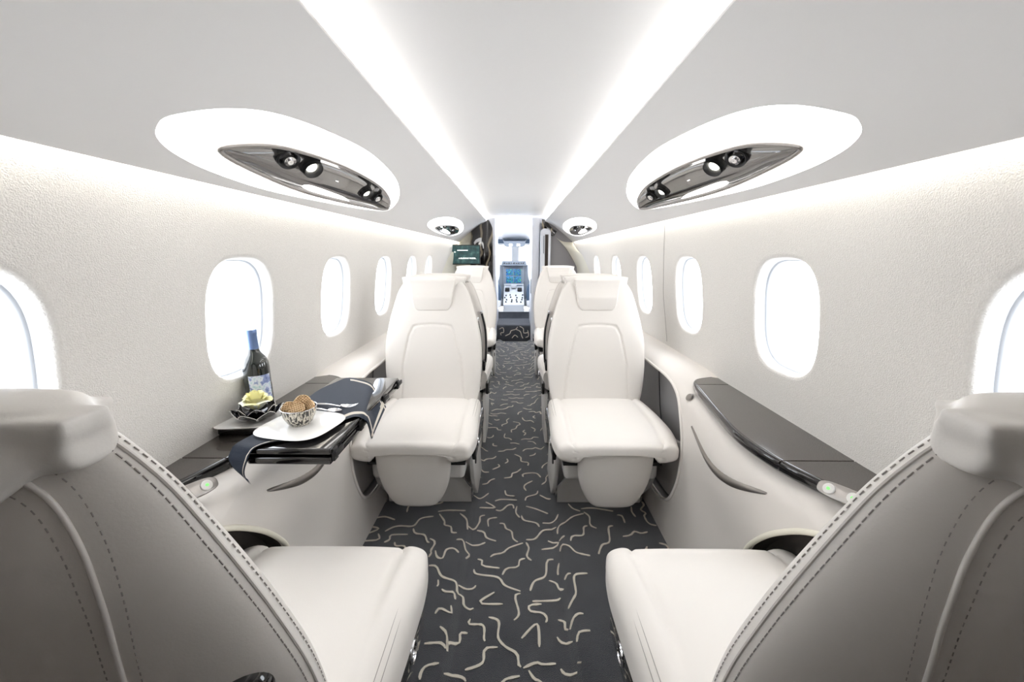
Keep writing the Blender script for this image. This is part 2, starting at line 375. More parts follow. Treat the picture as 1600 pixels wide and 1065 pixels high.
# --- ceiling: raised centre panel, sloping side panels with lit recesses
mb=MB()
cz=[(-.44,1.515),(-.425,1.545),(-.39,1.562),(-.3,1.566),(0,1.568),(.3,1.566),(.39,1.562),(.425,1.545),(.44,1.515)]
mb.grid([[(x,y,z) for x,z in cz] for y in (YB,1,3,YF)]); mb.grid([[(x,y,z+.02) for x,z in cz] for y in (YB,1,3,YF)])
struct(mb.build('ceiling',M['ceil'],ang=60))
GL=[(.631,.745),(.607,.752),(.56,.83),(.525,.945),(.501,1.14),(.487,1.412),(.506,1.73),(.545,1.93),(.59,2.03),(.635,2.03),(.655,1.88),(.668,1.65),(.677,1.414),(.684,1.138),(.678,.941),(.666,.826),(.65,.765)]
GR=[(x-.012 if x>.6 else x-.018,y*1.015+.02) for x,y in GL]
G2L=[(.642,2.942),(.6,2.905),(.559,3.065),(.525,3.401),(.517,3.855),(.554,4.30),(.61,4.45),(.66,4.184),(.672,3.679),(.664,3.242)]
G2R=[(.632,3.175),(.585,3.10),(.53,3.32),(.497,3.80),(.505,4.35),(.549,4.66),(.615,4.60),(.662,4.25),(.664,3.80),(.655,3.4)]
DL=[(.635,.886),(.595,.955),(.569,1.08),(.551,1.35),(.554,1.657),(.575,1.85),(.605,1.965),(.639,1.977),(.655,1.701),(.665,1.31),(.655,1.045)]
DR=[(x-.010,y*1.015+.02) for x,y in DL]
D2L=[(.645,3.2),(.616,3.251),(.585,3.493),(.568,3.823),(.583,4.15),(.626,4.27),(.66,4.06),(.665,3.729),(.657,3.4)]
D2R=[(.640,3.38),(.61,3.40),(.575,3.62),(.555,3.98),(.575,4.36),(.622,4.46),(.652,4.2),(.656,3.9),(.650,3.6)]
def closed2(P,per=7): return [(v.x,v.y) for v in catmull([(a,b,0) for a,b in P],per)]
trimn=0
def nrm(x):
    d=(ceilz(x+.005)-ceilz(x-.005))/.01; l=math.hypot(1,d); return (d/l,-1/l)  # points down/into the cabin
def cpt(side,x,y,off=0):
    n=nrm(x); return (side*(x+n[0]*off),y,ceilz(x)+n[1]*off)
def shrink(P,f,c=None):
    if c is None: c=(sum(p[0] for p in P)/len(P),sum(p[1] for p in P)/len(P))
    return [(c[0]+(x-c[0])*f,c[1]+(y-c[1])*f) for x,y in P]
def inset(P,d):
    n=len(P); A=sum(P[i][0]*P[(i+1)%n][1]-P[(i+1)%n][0]*P[i][1] for i in range(n)); s=1 if A>0 else -1; out=[]
    for i in range(n):
        tx,ty=P[(i+1)%n][0]-P[i-1][0],P[(i+1)%n][1]-P[i-1][1]; l=math.hypot(tx,ty) or 1
        out.append((P[i][0]-s*ty/l*d,P[i][1]+s*tx/l*d))
    return out
for side in (-1,1):
    G=[closed2(GL if side<0 else GR),closed2(G2L if side<0 else G2R)]
    D=[closed2(DL if side<0 else DR),closed2(D2L if side<0 else D2R)]
    yy=[YB,.45,2.45,2.75,4.85,YF]
    mb=MB(); surf=lambda x,y:(side*x,y,ceilz(x))
    for a,b in ((0,1),(2,3),(4,5)):
        mb.grid([[surf(.355+(.700-.355)*k/14,y) for k in range(15)] for y in (yy[a],yy[b])])
    for (a,b),g in (((1,2),G[0]),((3,4),G[1])):
        holed_panel(mb,(.355,.700,yy[a]-.003,yy[b]+.003),g,surf,K=8,N=110)
        mb.grid([[cpt(side,x,y,-o) for x,y in inset(g,-i)] for o,i in ((0,0),(.004,.001),(.010,.003))],0,True)
    # inner lip and outer lip turned upward
    for x0,dx in ((.355,.012),(.700,-.01)):
        mb.grid([[(side*(x0+q*dx*0),y,ceilz(x0)+h) for y in (YB,YF)] for q,h in ((0,0),(.5,.003),(1,.007))])
    mb.grid([[(side*(.355+(.700-.355)*k/14),y,ceilz(.355+(.700-.355)*k/14)+.016) for k in range(15)] for y in (YB,.45)])
    trimn+=1; struct(mb.build('trim_%d'%trimn,M['ceil'],ang=50))
    # LED strips hidden in the coves
    sd='left' if side<0 else 'right'
    mb=MB(); mb.box(*sorted((side*.360,side*.372)),-.10,YF-.02,1.511,1.515)
    tag(mb.build('cove_light_strip',M['led']),'warm light strip hidden in the %s ceiling cove beside the centre panel'%sd,'light strip','cove light strips of the %s side'%sd)
    mb=MB(); mb.box(*sorted((side*.692,side*.702)),-.10,YF-.02,1.284,1.288)
    tag(mb.build('cove_light_strip',M['ledwall']),'warm light strip hidden above the %s fabric wall'%sd,'light strip','cove light strips of the %s side'%sd)
    for k in (0,1):
        g,d=G[k],D[k]
        lab=('long boat-shaped overhead service unit with dark glossy fascia and glowing surround, near %s ceiling','small oval overhead service unit with glowing surround, far end of the %s ceiling')[k]%sd
        cx=sum(p[0] for p in d)/len(d); cy=sum(p[1] for p in d)/len(d)
        T=thing('overhead_service_unit',lab,'service unit',cpt(side,cx,cy),0,None)
        inv=Vector(cpt(side,cx,cy))
        def P3(x,y,o): return tuple(Vector(cpt(side,x,y,o))-inv)
        m=MB(); rings=[]
        gi=inset(g,-.004); c0=(sum(p[0] for p in d)/len(d),sum(p[1] for p in d)/len(d))
        for t,o in ((0,-.006),(.12,-.014),(.35,-.024),(.7,-.030),(1,-.032)):
            rings.append([P3(lerp(x,c0[0],t),lerp(y,c0[1],t),o) for x,y in gi])
        m.grid(rings,0,True); m.build('light_diffuser',M['glow'],T,ang=60)
        # rim
        m=MB(); rings=[]
        for i_,o in ((0,-.024),(0,.0),(.0,.006),(.003,.009),(.007,.008),(.009,.003)):
            rings.append([P3(x,y,o) for x,y in inset(d,i_)])
        m.grid(rings,0,True); m.build('rim',M['brushed'],T,ang=60)
        m=MB(); rings=[]
        di=inset(d,.009)
        for f,o in ((1,.003),(.9,-.004),(.75,-.010),(.5,-.014),(.25,-.015),(.02,-.015)):
            rings.append([P3(x,y,o) for x,y in shrink(di,f)])
        m.loft(rings,0,False); fas=m.build('fascia',M['smoke'],T,ang=60)
        dyr=.0 if side<0 else .03
        if k==0: items=[(.600,1.108,'v',.030),(.600,1.235,'l',.030),(.607,1.685,'l',.026),(.604,1.79,'v',.026)]; strip=(.650,1.27,.652,1.60)
        else: items=[(.610,3.50+(.15 if side>0 else 0),'l',.018),(.605,3.90+(.15 if side>0 else 0),'v',.024)]; strip=(.645,3.62+(.15 if side>0 else 0),.646,3.95+(.15 if side>0 else 0))
        for (x,y,kd,r) in items:
            if side>0: x-=.010
            y+=dyr
            n=Vector((side*nrm(x)[0],0,nrm(x)[1])); p=Vector(P3(x,y,-.010))
            aim=(n+Vector((0,-.35,0))).normalized() if kd=='v' else (n+Vector((0,-.25,0))).normalized()
            q=aim.to_track_quat('Z','Y').to_matrix().to_4x4(); Mx=Matrix.Translation(p)@q
            m=MB(); m.lathe([(r*.62,-.002),(r*.80,.012),(r*.95,.014),(r,.008),(r*1.05,-.006)],28,0,Mx)
            m.lathe([(r*.62,-.002),(.001,-.004)],28,0,Mx)
            cup=m.build('socket',M['blackmat'],T,ang=60)
            m=MB()
            if kd=='v':
                m.lathe([(.001,.022),(r*.25,.022),(r*.28,.018),(r*.5,.019),(r*.55,.014),(r*.55,-.002)],20,0,Mx); m.build('air_nozzle',M['chrome'],T,ang=40)
            else:
                m.lathe([(.001,.006),(r*.40,.005),(r*.55,.001),(r*.55,-.002)],24,0,Mx); m.build('reading_light',M['glowsmall'],T,ang=60)
        m=MB(); x0,y0,x1,y1=strip
        if side>0: x0-=.010;x1-=.010
        pts=[(lerp(x0,x1,i/12),lerp(y0,y1,i/12)) for i in range(13)]
        hw=lambda i: .0075*math.sqrt(max(0.05,1-abs(i/6-1)**4))
        m.grid([[P3(x-hw(i),y,.002),P3(x-hw(i),y,-.006)][::-1]+[P3(x+hw(i),y,.002),P3(x+hw(i),y,-.006)] for i,(x,y) in enumerate(pts)])
        m.build('lit_strip',M['glow'],T,ang=60)

# --- lower side panels with seat recesses
SP=[(0,.592),(.15,.600),(.35,.612),(.50,.622),(.56,.634),(.60,.655),(.625,.69),(.637,.73),(.642,.795)]
def sidexy(s,y):  # s along profile 0..1
    t=s*(len(SP)-1); i=min(int(t),len(SP)-2); f=t-i
    return SP[i][1]+(SP[i+1][1]-SP[i][1])*f, SP[i][0]+(SP[i+1][0]-SP[i][0])*f
# arc-length parameterised & smoothed profile
PV=catmull([(x,z,0) for z,x in SP],8,False); LL=[0]
for a,b in zip(PV,PV[1:]): LL.append(LL[-1]+(b-a).length)
def prof(s):
    T=s
    for i in range(len(LL)-1):
        if T<=LL[i+1] or i==len(LL)-2:
            f=(T-LL[i])/(LL[i+1]-LL[i]); p=PV[i].lerp(PV[i+1],f); return p.x,p.y
LT=LL[-1]
def lowsurf(side,y,s,off=0):
    x,z=prof(max(0,min(LT,s)))
    sm=lambda q:(lambda r:r*r*(3-2*r))(max(0,min(1,q)))
    bul=-.040*math.exp(-((y-.98)/.24)**2)*sm((z-.26)/.26)*sm((.72-x)/.07)
    x2=x+bul
    # soft dish around the recesses
    led=1/(1+math.exp(-(1.47-y)/.03)); z-=.022*led*max(0,min(1,(z-.57)/.05))
    return (side*(x2+off),y,z)
def lowpt(side,y,z,off=0):  # find s by z
    lo,hi=0,LT
    for _ in range(30):
        m_=(lo+hi)/2
        if prof(m_)[1]<z: lo=m_
        else: hi=m_
    return lowsurf(side,y,lo,off)
C3=[(1.315,.34),(1.325,.26),(1.355,.185),(1.40,.145),(1.50,.115),(1.8,.105),(2.2,.105),(2.6,.12),(2.72,.20),(2.74,.36),(2.68,.50),(2.55,.575),(2.2,.60),(1.8,.60),(1.62,.60),(1.50,.585),(1.41,.545),(1.345,.47),(1.318,.40)]
C4=[(.905,.26),(.885,.345),(.845,.41),(.785,.480),(.71,.540),(.62,.572),(.45,.585),(.1,.585),(-.3,.57),(-.45,.50),(-.5,.34),(-.45,.18),(-.3,.11),(.2,.10),(.6,.105),(.80,.125),(.88,.18)]
C1=[(3.05,.34),(3.08,.2),(3.2,.12),(3.6,.105),(4.1,.11),(4.3,.2),(4.33,.36),(4.28,.5),(4.1,.58),(3.7,.60),(3.3,.585),(3.1,.5)]
for side in (-1,1):
    sd='left' if side<0 else 'right'
    mb=MB(); surf=lambda y,s: lowsurf(side,y,s)
    outs=[]
    for (a,b),C in (((YB,1.10),C4),((1.10,2.90),C3),((2.90,YF),C1)):
        h=closed2(C,6); N=120
        H,c=holed_panel(mb,(a-.004,b+.004,0,LT),[(y,z) for y,z in h],lambda y,s:lowsurf(side,y,s),K=10,N=N)
        outs.append(H)
        mb.grid([[lowsurf(side,y,s,o) for y,s in H] for o in (0,.006,.012)],0,True)
    trimn+=1; struct(mb.build('trim_%d'%trimn,M['panel'],ang=50))
    for k,H in enumerate(outs):
        # lip that frames the recess
        mb=MB(); mb.tube([lowsurf(side,y,s,-.001) for y,s in H],.0065,0,8,True)
        lp=mb.build('trim_%d'%(trimn+1),M['panel'] if k else M['fair'],ang=60); trimn+=1; struct(lp)
        mb=MB()
        rings=[[lowsurf(side,y,s,.010) for y,s in H],[lowsurf(side,y,s,.05) for y,s in H]]
        cy=sum(h[0] for h in H)/len(H); cs=sum(h[1] for h in H)/len(H)
        for t in (.3,.7,.999): rings.append([ (side*max(abs(lowsurf(side,lerp(y,cy,t),lerp(s,cs,t),.085)[0]),.64),lerp(y,cy,t),lowsurf(side,lerp(y,cy,t),lerp(s,cs,t))[2]) for y,s in H])
        mb.loft(rings,0,False); mb.add(rings[-1],[tuple(range(len(H)))])
        T=tag(mb.build('recess_liner',M['mesh'] if k==0 else M['cavity'],ang=50),['dark mesh-lined recess in the %s side panel beside the nearest armchair','smooth dark grey recess in the %s side panel beside the white armchair','grey recess in the %s side panel beside the farthest armchair'][k]%sd,'recess liner')
        if k==1:
            m=MB(); q=[lowsurf(side,1.62,s_,.080) for s_ in (.02,.1,.2,.3,.4,.5,.56)]
            m.tube([(side*max(.695,abs(p[0]))-side*.006, 1.56+i*.05, p[2]) for i,p in enumerate(q)],.0022,0,6); m.build('seam',M['blackmat'],T)
            # light grey lower panel standing in the bottom of the recess
            m=MB(); pl=[(1.345,.215),(1.375,.165),(1.45,.132),(1.6,.122),(1.9,.122),(1.9,.30),(1.62,.345),(1.45,.375),(1.36,.395),(1.338,.32)]
            pp=[(v.x,v.y) for v in catmull([(a,b,0) for a,b in pl],5)]
            m.prism(pp,lambda u,v,w:(side*w,u,v),.632,.655,0,.003); m.build('pocket_panel',M['cavlow'],T,ang=40)
    # crescent grab handle pressed into the panel
    m=MB(); HP=[(1.27,.505),(1.20,.487),(1.12,.474),(1.04,.474),(.96,.489),(.90,.508),(.838,.532)]
    cen=catmull([(a,b,0) for a,b in HP],6,False); n=len(cen); rows=[]
    for i,p in enumerate(cen):
        t=i/(n-1); w=.0135*math.sin(PI*min(1,max(0.02,t)))**.8+.002
        row=[]
        for k in range(9):
            a=-1+2*k/8; y=p.x; z=p.y+.012+w*a
            row.append(lowpt(side,y,z,-.0035*(1-a*a) - .0005+ .004*max(0,a)*math.sin(PI*t)))
        rows.append(row)
    m.grid(rows)
    base=[[ (q[0]+side*.012,q[1],q[2]) for q in (r_[0],r_[-1])] for r_ in rows]
    m.grid([[r_[0],b[0]] for r_,b in zip(rows,base)]); m.grid([[r_[-1],b[1]] for r_,b in zip(rows,base)])
    tag(m.build('grab_handle',M['brushed'],ang=60),'slim crescent-shaped smoked metal handle on the %s lower panel'%sd,'handle')
    # switch plate
    c=Vector((side*.655,.705,.632))
    T=thing('switch_plate','small grey plate with two round lit buttons at the near end of the %s ledge'%sd,'switch plate',c)
    ax=Vector((side*-.35,1,-.13)).normalized(); nn=Vector((-side*.75,-.35,.55)); nn=(nn-ax*nn.dot(ax)).normalized(); bb=nn.cross(ax)
    F=lambda u,v,w: tuple(ax*u+bb*v+nn*w)
    m=MB(); o=[(a*.045,b*.016) for a,b in se_even(3.2,40)]; m.prism(o,F,-.014,.004,0,.0015); m.build('plate',M['brushed'],T,ang=40)
    for q in (-.022,.022):
        m=MB(); m.prism([(q+.011*math.cos(a*PI/12),.011*math.sin(a*PI/12)) for a in range(24)],F,.003,.007,0,.001); bt=m.build('button',M['taupe'],T,ang=40)
        m=MB(); m.prism([(q+.004*math.cos(a*PI/8)*.8,.0032*math.sin(a*PI/8)) for a in range(16)],F,.0068,.0078); m.build('indicator',M['green'],bt,ang=40)
    if side>0:
        m=MB(); m.prism([(1.372+.016*a,.588+.012*b) for a,b in se_even(2,24)],lambda u,v,w: (lowpt(1,u,v)[0]-w,u,v),-.004,.005,0,.001)
        tag(m.build('call_button',M['brushed'],ang=40),'small round grey button at the far end of the right ledge','button')
    # glossy ledge
    FR=[(.80,.50),(.745,.58),(.683,.70),(.626,.823),(.605,.97),(.622,1.12),(.648,1.27),(.674,1.40),(.705,1.455),(.785,1.485)]
    if side<0: FR=[(.80,.50),(.755,.62),(.716,.733),(.675,.871),(.656,1.05),(.652,1.2),(.666,1.41),(.705,1.475),(.785,1.505)]
    fr=[(v.x,v.y) for v in catmull([(a,b,0) for a,b in FR],5,False)]
    segs=[(.50,.835),(.839,1.387),(1.391,1.52)]
    T=thing('side_ledge','dark grained glossy ledge with black edge along the %s wall, %s'%(sd,'under the table and bottle' if side<0 else 'empty'),'ledge',(side*.72,.95,.63))
    inv=Vector((side*.72,.95,.63))
    for sgi,(a,b) in enumerate(segs):
        pts=[p for p in fr if a<p[1]<b]
        def at(yv):
            for p,q in zip(fr,fr[1:]):
                if p[1]<=yv<=q[1]: return (lerp(p[0],q[0],(yv-p[1])/(q[1]-p[1]+1e-9)),yv)
            return (fr[0][0],yv)
        if a>fr[0][1]: pts=[at(a)]+pts
        if b<fr[-1][1]: pts=pts+[at(b)]
        back=[(wallx(.64)+.002,pts[-1][1]),(wallx(.64)+.002,pts[0][1])]
        out=pts+back
        m=MB(); m.prism(out,lambda u,v,w:tuple(Vector((side*u,v,w))-inv),.620,.631,0)
        lid=m.build('lid',M['veneer'],T,ang=30)
        # rounded black edge band
        m=MB(); rows=[]
        for p in pts:
            rows.append([tuple(Vector((side*(p[0]+dx),p[1],z))-inv) for dx,z in ((.006,.6315),(.001,.631),(-.004,.627),(-.006,.619),(-.004,.606),(.004,.599),(.03,.597))])
        m.grid(rows); m.build('edge_band',M['black'],lid,ang=50)
# wall panel seam
mb=MB(); mb.tube([(wallx(z)-.0003,2.04-.06*abs(z-.9)/.35,z) for z in [.66+.6*i/14 for i in range(15)]],.0012,0,5)
trimn+=1; struct(mb.build('trim_%d'%trimn,M['stitch']))

# ------------------------------------------------------------------ seat
BW=[(.40,.200),(.46,.214),(.52,.222),(.60,.227),(.70,.225),(.78,.211),(.84,.196),(.90,.178),(.93,.167),(.955,.153),(.975,.137),(.99,.118)]
def bw(z): return smooth_interp(BW,z)
def yfront(z): return -.140-.20*(z-.45)+.018*math.sin(PI*min(1,max(0,(z-.40)/.55)))
TH=.105
RE=se_even(3.4,170)
def insetline(a,z):
    """groove depth of the front inset panel"""
    x=abs(a); hw=interp([(.40,.152),(.60,.136),(.74,.106),(.765,.092)],z)
    d=1
    if z<.765: d=min(d,abs(x-hw))
    if x<.092: d=min(d,abs(z-(.786-.25*x*x*4)))
    # rounded corner join
    if x>.072 and z>.752: d=min(d,abs(math.hypot(x-.072,z-.752)-.026)) if x<.1 else d
    return d
def rimy(z): return -.153-.20*(z-.45)
def rdepth(z): return .076*(1 if z<.86 else 1-.50*((z-.86)/.13)**2)
def fpt(ux,z):
    w=bw(z); d=max(0,1-abs(ux)**4.2)**(1/3.2); x=ux*w
    y=rimy(z)+(yfront(z)-rimy(z)+.008)*d-.0045*math.exp(-(insetline(x,z)/.0042)**2)
    return (x,y,z)
def rpt(ux,z):
    w=bw(z); d=max(0,1-abs(ux)**2.3)**.58
    return (ux*w,rimy(z)-rdepth(z)*d,z)
def seat_mesh_backrest():
    front=MB(); rear=MB(); zs=[.40+.59*i/120 for i in range(121)]
    U=[]
    N=110
    for k in range(N+1):
        t=-1+2*k/N; U.append(math.sin(t*PI/2)*.55+t*.45)
    for mbx,fn,sg in ((front,fpt,1),(rear,rpt,-1)):
        rows=[[fn(u,z) for u in U] for z in zs]; top=rows[-1]
        for k,f in enumerate((.97,.9,.78,.6,.35,.05)):
            rows.append([(p[0]*f,lerp(rimy(.99),p[1],f**.7),.99+.010*math.sin(PI/2*(k+1)/6)) for p in top])
        mbx.grid(rows)
    return front,rear
def rim_pt(sx,z,out=0): return (sx*(bw(z)+out),rimy(z),z)
def rear_y(x,z): return rpt(max(-1,min(1,x/bw(z))),z)[1]
def dashes(mb,pts,L=.0055,gap=.0035,r=.0010,off=(0,0,0),mi=0):
    P=[Vector(p)+Vector(off) for p in pts]; acc=0; cur=[P[0]]; on=True; 
    out=[]; i=0; rem=L; p=P[0]; k=1
    while k<len(P):
        d=(P[k]-p).length
        if d<rem: p=P[k]; rem-=d; cur.append(p); k+=1
        else:
            q=p+(P[k]-p)*(rem/d); cur.append(q)
            if on and len(cur)>1: out.append(cur)
            on=not on; rem=L if on else gap; p=q; cur=[q]
    for c in out: mb.tube([c[0],c[-1]],r,mi,5)
def cushion_pt(a,b,y):
    """a,b superellipse unit in x,z for station y"""
    t=(y+.16)/.43                      # 0 rear .. 1 front
    hw=lerp(.222,.238,min(1,t*1.3)); 
    e=max(0,(t-.70)/.30); hw-=.014*e**3
    zt=.445+.012*math.sin(PI*min(1,t*1.05)) ; zb=lerp(.305,.343,min(1,t))
    # roll-off at the front
    zt-=.018*e**2.2; 
    zc=(zt+zb)/2; hz=(zt-zb)/2
    x=a*hw; z=zc+b*hz
    ax=abs(x)
    if b>0:
        z+=.010*max(0,min(1,(ax-.165)/.02))*max(0,1-((ax-.2)/.05)**2) if ax<.25 else 0
        z-=.004*math.exp(-((ax-.166)/.004)**2)*min(1,b*2)
    else:
        if t>.7 and ax<.152: z+=.042*min(1,(.152-ax)/.02)*min(1,(t-.7)/.1)   # notch above the leg rest
    return (x,y,z)
def make_seat(label):
    T=thing('cabin_armchair',label,'armchair')
    f,r=seat_mesh_backrest()
    fb=f.build('backrest',M['leather'],T,ang=60)
    rb=r.build('back_shell',M['leather_shaded'],T,ang=60)
    # rim seam and stitches
    zz=[.42+.56*i/110 for i in range(111)]
    for s in (-1,1):
        m=MB(); m.tube([rim_pt(s,z,.0002) for z in zz],.0016,0,6); m.build('piping',M['leather_shaded'],rb)
        m=MB(); dashes(m,[(s*(bw(z)*.992),rear_y(bw(z)*.992,z)-.0004,z) for z in zz],.0055,.0022,.0006); m.build('stitching',M['stitch'],rb)
        m=MB(); dashes(m,[(s*(bw(z)*.997),fpt(.997,z)[1]+.0006,z) for z in zz],.0045,.0030,.0005); m.build('stitching',M['stitch'],fb)
    AR=[(.105,.42),(.114,.60),(.124,.72),(.134,.80),(.140,.86),(.138,.908),(.126,.945),(.102,.966),(.06,.977),(0,.979)]
    arch=[(sx*x,z) for sx,L_ in ((-1,0),(1,1)) for x,z in (AR if not L_ else AR[-2::-1])]
    A=catmull([(a,b,0) for a,b in arch],12,False)
    m2=MB(); m2.tube([(p.x,rear_y(p.x,p.y)-.0008,p.y) for p in A],.0019,0,8); m2.build('welt',M['leather_shaded'],rb,ang=60)
    for d in (-.0095,.0095):
        L=[]; m=MB()
        for i,p in enumerate(A):
            t=(A[min(i+1,len(A)-1)]-A[max(i-1,0)]).normalized(); q=p+Vector((-t.y,t.x,0))*d
            L.append((q.x,rear_y(q.x,q.y)+.0001,q.y))
        dashes(m,L,.0036,.0036,.0005); m.build('stitching',M['stitch'],rb)
    # headrest saddled over the top
    RW=[(.872,.020),(.878,.032),(.888,.046),(.905,.062),(.925,.082),(.945,.103),(.962,.123),(.975,.140),(.988,.150)]
    FW=[(.852,.070),(.857,.079),(.868,.086),(.93,.097),(.988,.109)]
    AA=[math.sin((-1+2*k/64)*PI/2)*.6+(-1+2*k/64)*.4 for k in range(65)]
    def sy(x,z):
        z=min(z,.988); q=max(0,min(1,(z-.925)/.045)); l=lerp(bw(z)*.95,.112,q*q*(3-2*q)); return rear_y(max(-l,min(l,x)),z)
    def sy0(x,z): z=min(z,.988); l=bw(z)*.93; return rear_y(max(-l,min(l,x)),z)
    def slab(rowsA,rowsB):
        mm=MB(); mm.grid(rowsA); mm.grid(rowsB)
        mm.grid([[r[0] for r in rowsA],[r[0] for r in rowsB]]); mm.grid([[r[-1] for r in rowsA],[r[-1] for r in rowsB]])
        mm.grid([rowsA[0],rowsB[0]]); mm.grid([rowsA[-1],rowsB[-1]]); return mm
    A_=[-1+2*k/30 for k in range(31)]; ra=[];rb_=[]
    for i in range(24):
        z=lerp(.870,1.000,i/23); hw=smooth_interp(RW+[(1.0,.150)],z)
        ra.append([(a*hw,sy0(a*hw,z)-.019-.004*(1-a*a),z) for a in A_]); rb_.append([(a*hw,sy0(a*hw,z)+.014,z) for a in A_])
    big=slab(ra,rb_)
    rings=[]; ES=se_even(3,40)
    for k in range(25):
        x=-.146+.292*k/24; q=abs(x)/.146; y0=sy0(x,.985)-.021; y1=lerp(yfront(.975)+.020,rimy(.985)+.012,max(0,min(1,(abs(x)-.100)/.030)))
        f=(1-.25*q**10)
        rings.append([(x,(y0+y1)/2+c_*(y1-y0)/2*f,.982-.004*q**3+d_*(.025-.003*q**3)*f) for c_,d_ in ES])
    m2_=MB(); m2_.loft(rings); big.add(m2_.v,m2_.f)
    ra=[];rb_=[]
    for i in range(20):
        z=lerp(.848,.990,i/19); hw=smooth_interp(FW+[(1.0,.110)],z)
        yy_=min(yfront(.975)+.044,yfront(min(z,.975))+.026)
        ra.append([(a*hw,yy_+.003*(1-a*a),z) for a in A_]); rb_.append([(a*hw,yfront(min(z,.975))-.025,z) for a in A_])
    m3_=slab(ra,rb_); big.add(m3_.v,m3_.f)
    tmp=big.build('headrest',M['leather'],None,ang=None)
    md=tmp.modifiers.new('r','REMESH'); md.mode='VOXEL'; md.voxel_size=.0030; md.use_smooth_shade=True
    md=tmp.modifiers.new('s','SMOOTH'); md.factor=.5; md.iterations=9
    me=bpy.data.meshes.new_from_object(tmp.evaluated_get(bpy.context.evaluated_depsgraph_get())); bpy.data.objects.remove(tmp)
    me.name='headrest'; me.shade_smooth()
    if not me.materials: me.materials.append(M['leather'])
    hr=bpy.data.objects.new('headrest',me); COL.objects.link(hr); hr.parent=T
    # seat cushion
    ts=[0,.01,.03]+[.03+.97*i/44 for i in range(1,45)]
    CE=se_even(3.6,150); rings=[]
    for t in ts:
        y=-.16+.43*t; f=1
        rings.append([cushion_pt(a,b,y) for a,b in CE])
    # rounded front
    last=rings[-1]; cz_=.388; fr=[]
    for k in range(1,11):
        an=PI/2*k/10.3; f=math.cos(an); o=.028*math.sin(an)
        sx=1-.10*(1-f); sz=f**.45
        fr.append([(p[0]*sx,p[1]+o-.0045*math.sin(an)*math.exp(-((abs(p[0]*sx)-.160)/.004)**2),cz_+(p[2]-cz_)*sz) for p in last])
    fr.append([(p[0]*.5,p[1]+.0285,cz_+(p[2]-cz_)*.02) for p in last])
    rings+=fr
    m=MB(); m.loft(rings)
    cu=m.build('seat_cushion',M['leather'],T,ang=60)
    for s in (-1,1):
        for dx in (0,.009):
            m=MB()
            L=[]
            for i in range(40):
                t=i/39*.97; y=-.13+.40*t; xx=.214-dx+ (.004*math.sin(PI*t)); 
                if t>.82: xx-= .5*(t-.82)**2*4*.05
                e=max(0,((y+.16)/.43-.70)/.30)
                zt=.445+.012*math.sin(PI*min(1,((y+.16)/.43)*1.05))-.018*e**2.2; zb=.32
                ax_=min(.999,xx/ (lerp(.222,.238,min(1,(y+.16)/.43*1.3))-.014*e**3)); b_=(1-ax_**3.6)**(1/3.6)
                z=(zt+zb)/2+b_*(zt-zb)/2+ (.010*max(0,1-((xx-.2)/.05)**2))
                L.append((s*xx,y,z+.0003))
            m.tube(L,.0006,0,5); m.build('stitching',M['stitch'],cu)
    # leg rest panel
    zt,zb=.388,.134; rings=[]
    def lr(z):
        t=(zt-z)/(zt-zb); w=lerp(.143,.128,t)
        w=.143*smooth_interp([(0,1),(.3,.985),(.5,.94),(.65,.87),(.8,.75),(.9,.64),(.96,.53),(1,.42)],t)
        if t<.06: w-=.010*(1-t/.06)**2
        return max(w,.01)
    for i in range(41):
        z=zt-(zt-zb)*i/40; t=i/40; w=lr(z)
        if i in (0,40): th=.008
        else: th=.050*min(1,(1-abs(2*t-1)**9)+.25)
        yc=.252-.020*t
        rings.append([(a*w,yc+b*th/2+(.010*(1-a*a) if b>0 else 0)*(1-abs(2*t-1)**4),z) for a,b in se_even(3.2,60)])
    m=MB(); m.loft(rings); m.build('leg_rest',M['leather'],T,ang=60)
    # cushion pan, pedestal, tracks
    m=MB(); m.box(-.185,.185,-.15,.20,.225,.305,0,.018); m.build('seat_pan',M['taupe'],T)
    m=MB(); m.box(-.192,.192,-.14,.215,.298,.312,0,.002); m.build('gap_shade',M['blackmat'],T)  # black strip standing in for the shade of the gap under the cushion
    pr_=[(-.190,.0),(.190,.0),(.190,.085),(.135,.155),(.125,.235),(-.125,.235),(-.135,.155),(-.190,.085)]
    m=MB(); m.prism(pr_,lambda u,v,w:(u,w,v),-.26,.02,0,.005); pd=m.build('pedestal',M['taupe'],T,ang=30)
    for s in (-1,1):
        m=MB(); m.tube([(s*.188,.024,.083),(s*.139,.024,.150)],.003,0,6); m.tube([(s*.192,.022,.01),(s*.192,.022,.083),(s*.192,-.20,.083)],.003,0,6); m.build('trim_strip',M['chrome'],pd)
        m=MB(); fo=[(.06,.10),(.10,.17),(.13,.30),(-.18,.30),(-.20,.10),(-.24,.02),(-.02,.02)]
        m.prism(fo,lambda u,v,w:(s*w,u,v),.196,.214,0,.004); sf=m.build('side_frame',M['taupe'],T,ang=30)
        m=MB(); m.prism([(.06+.016*math.cos(k*PI/8),.235+.016*math.sin(k*PI/8)) for k in range(16)],lambda u,v,w:(s*w,u,v),.213,.219,0,.001); m.build('knob',M['blackmat'],sf,ang=30)
        m=MB(); m.box(*sorted((s*.215,s*.232)),-.20,.19,.305,.375,0,.007); sk=m.build('side_rail',M['black'],T)
        m=MB(); m.tube([(s*.2325,.10+.018*math.cos(k*PI/12),.345+.018*math.sin(k*PI/12)) for k in range(24)],.003,0,6,True); m.build('ring',M['chrome'],sk)
    for s in (-1,1):
        m=MB(); m.box(*sorted((s*.12,s*.15)),-.34,-.02,0.0,.014,0,.003); m.build('floor_track',M['brushed'],T)
    return T
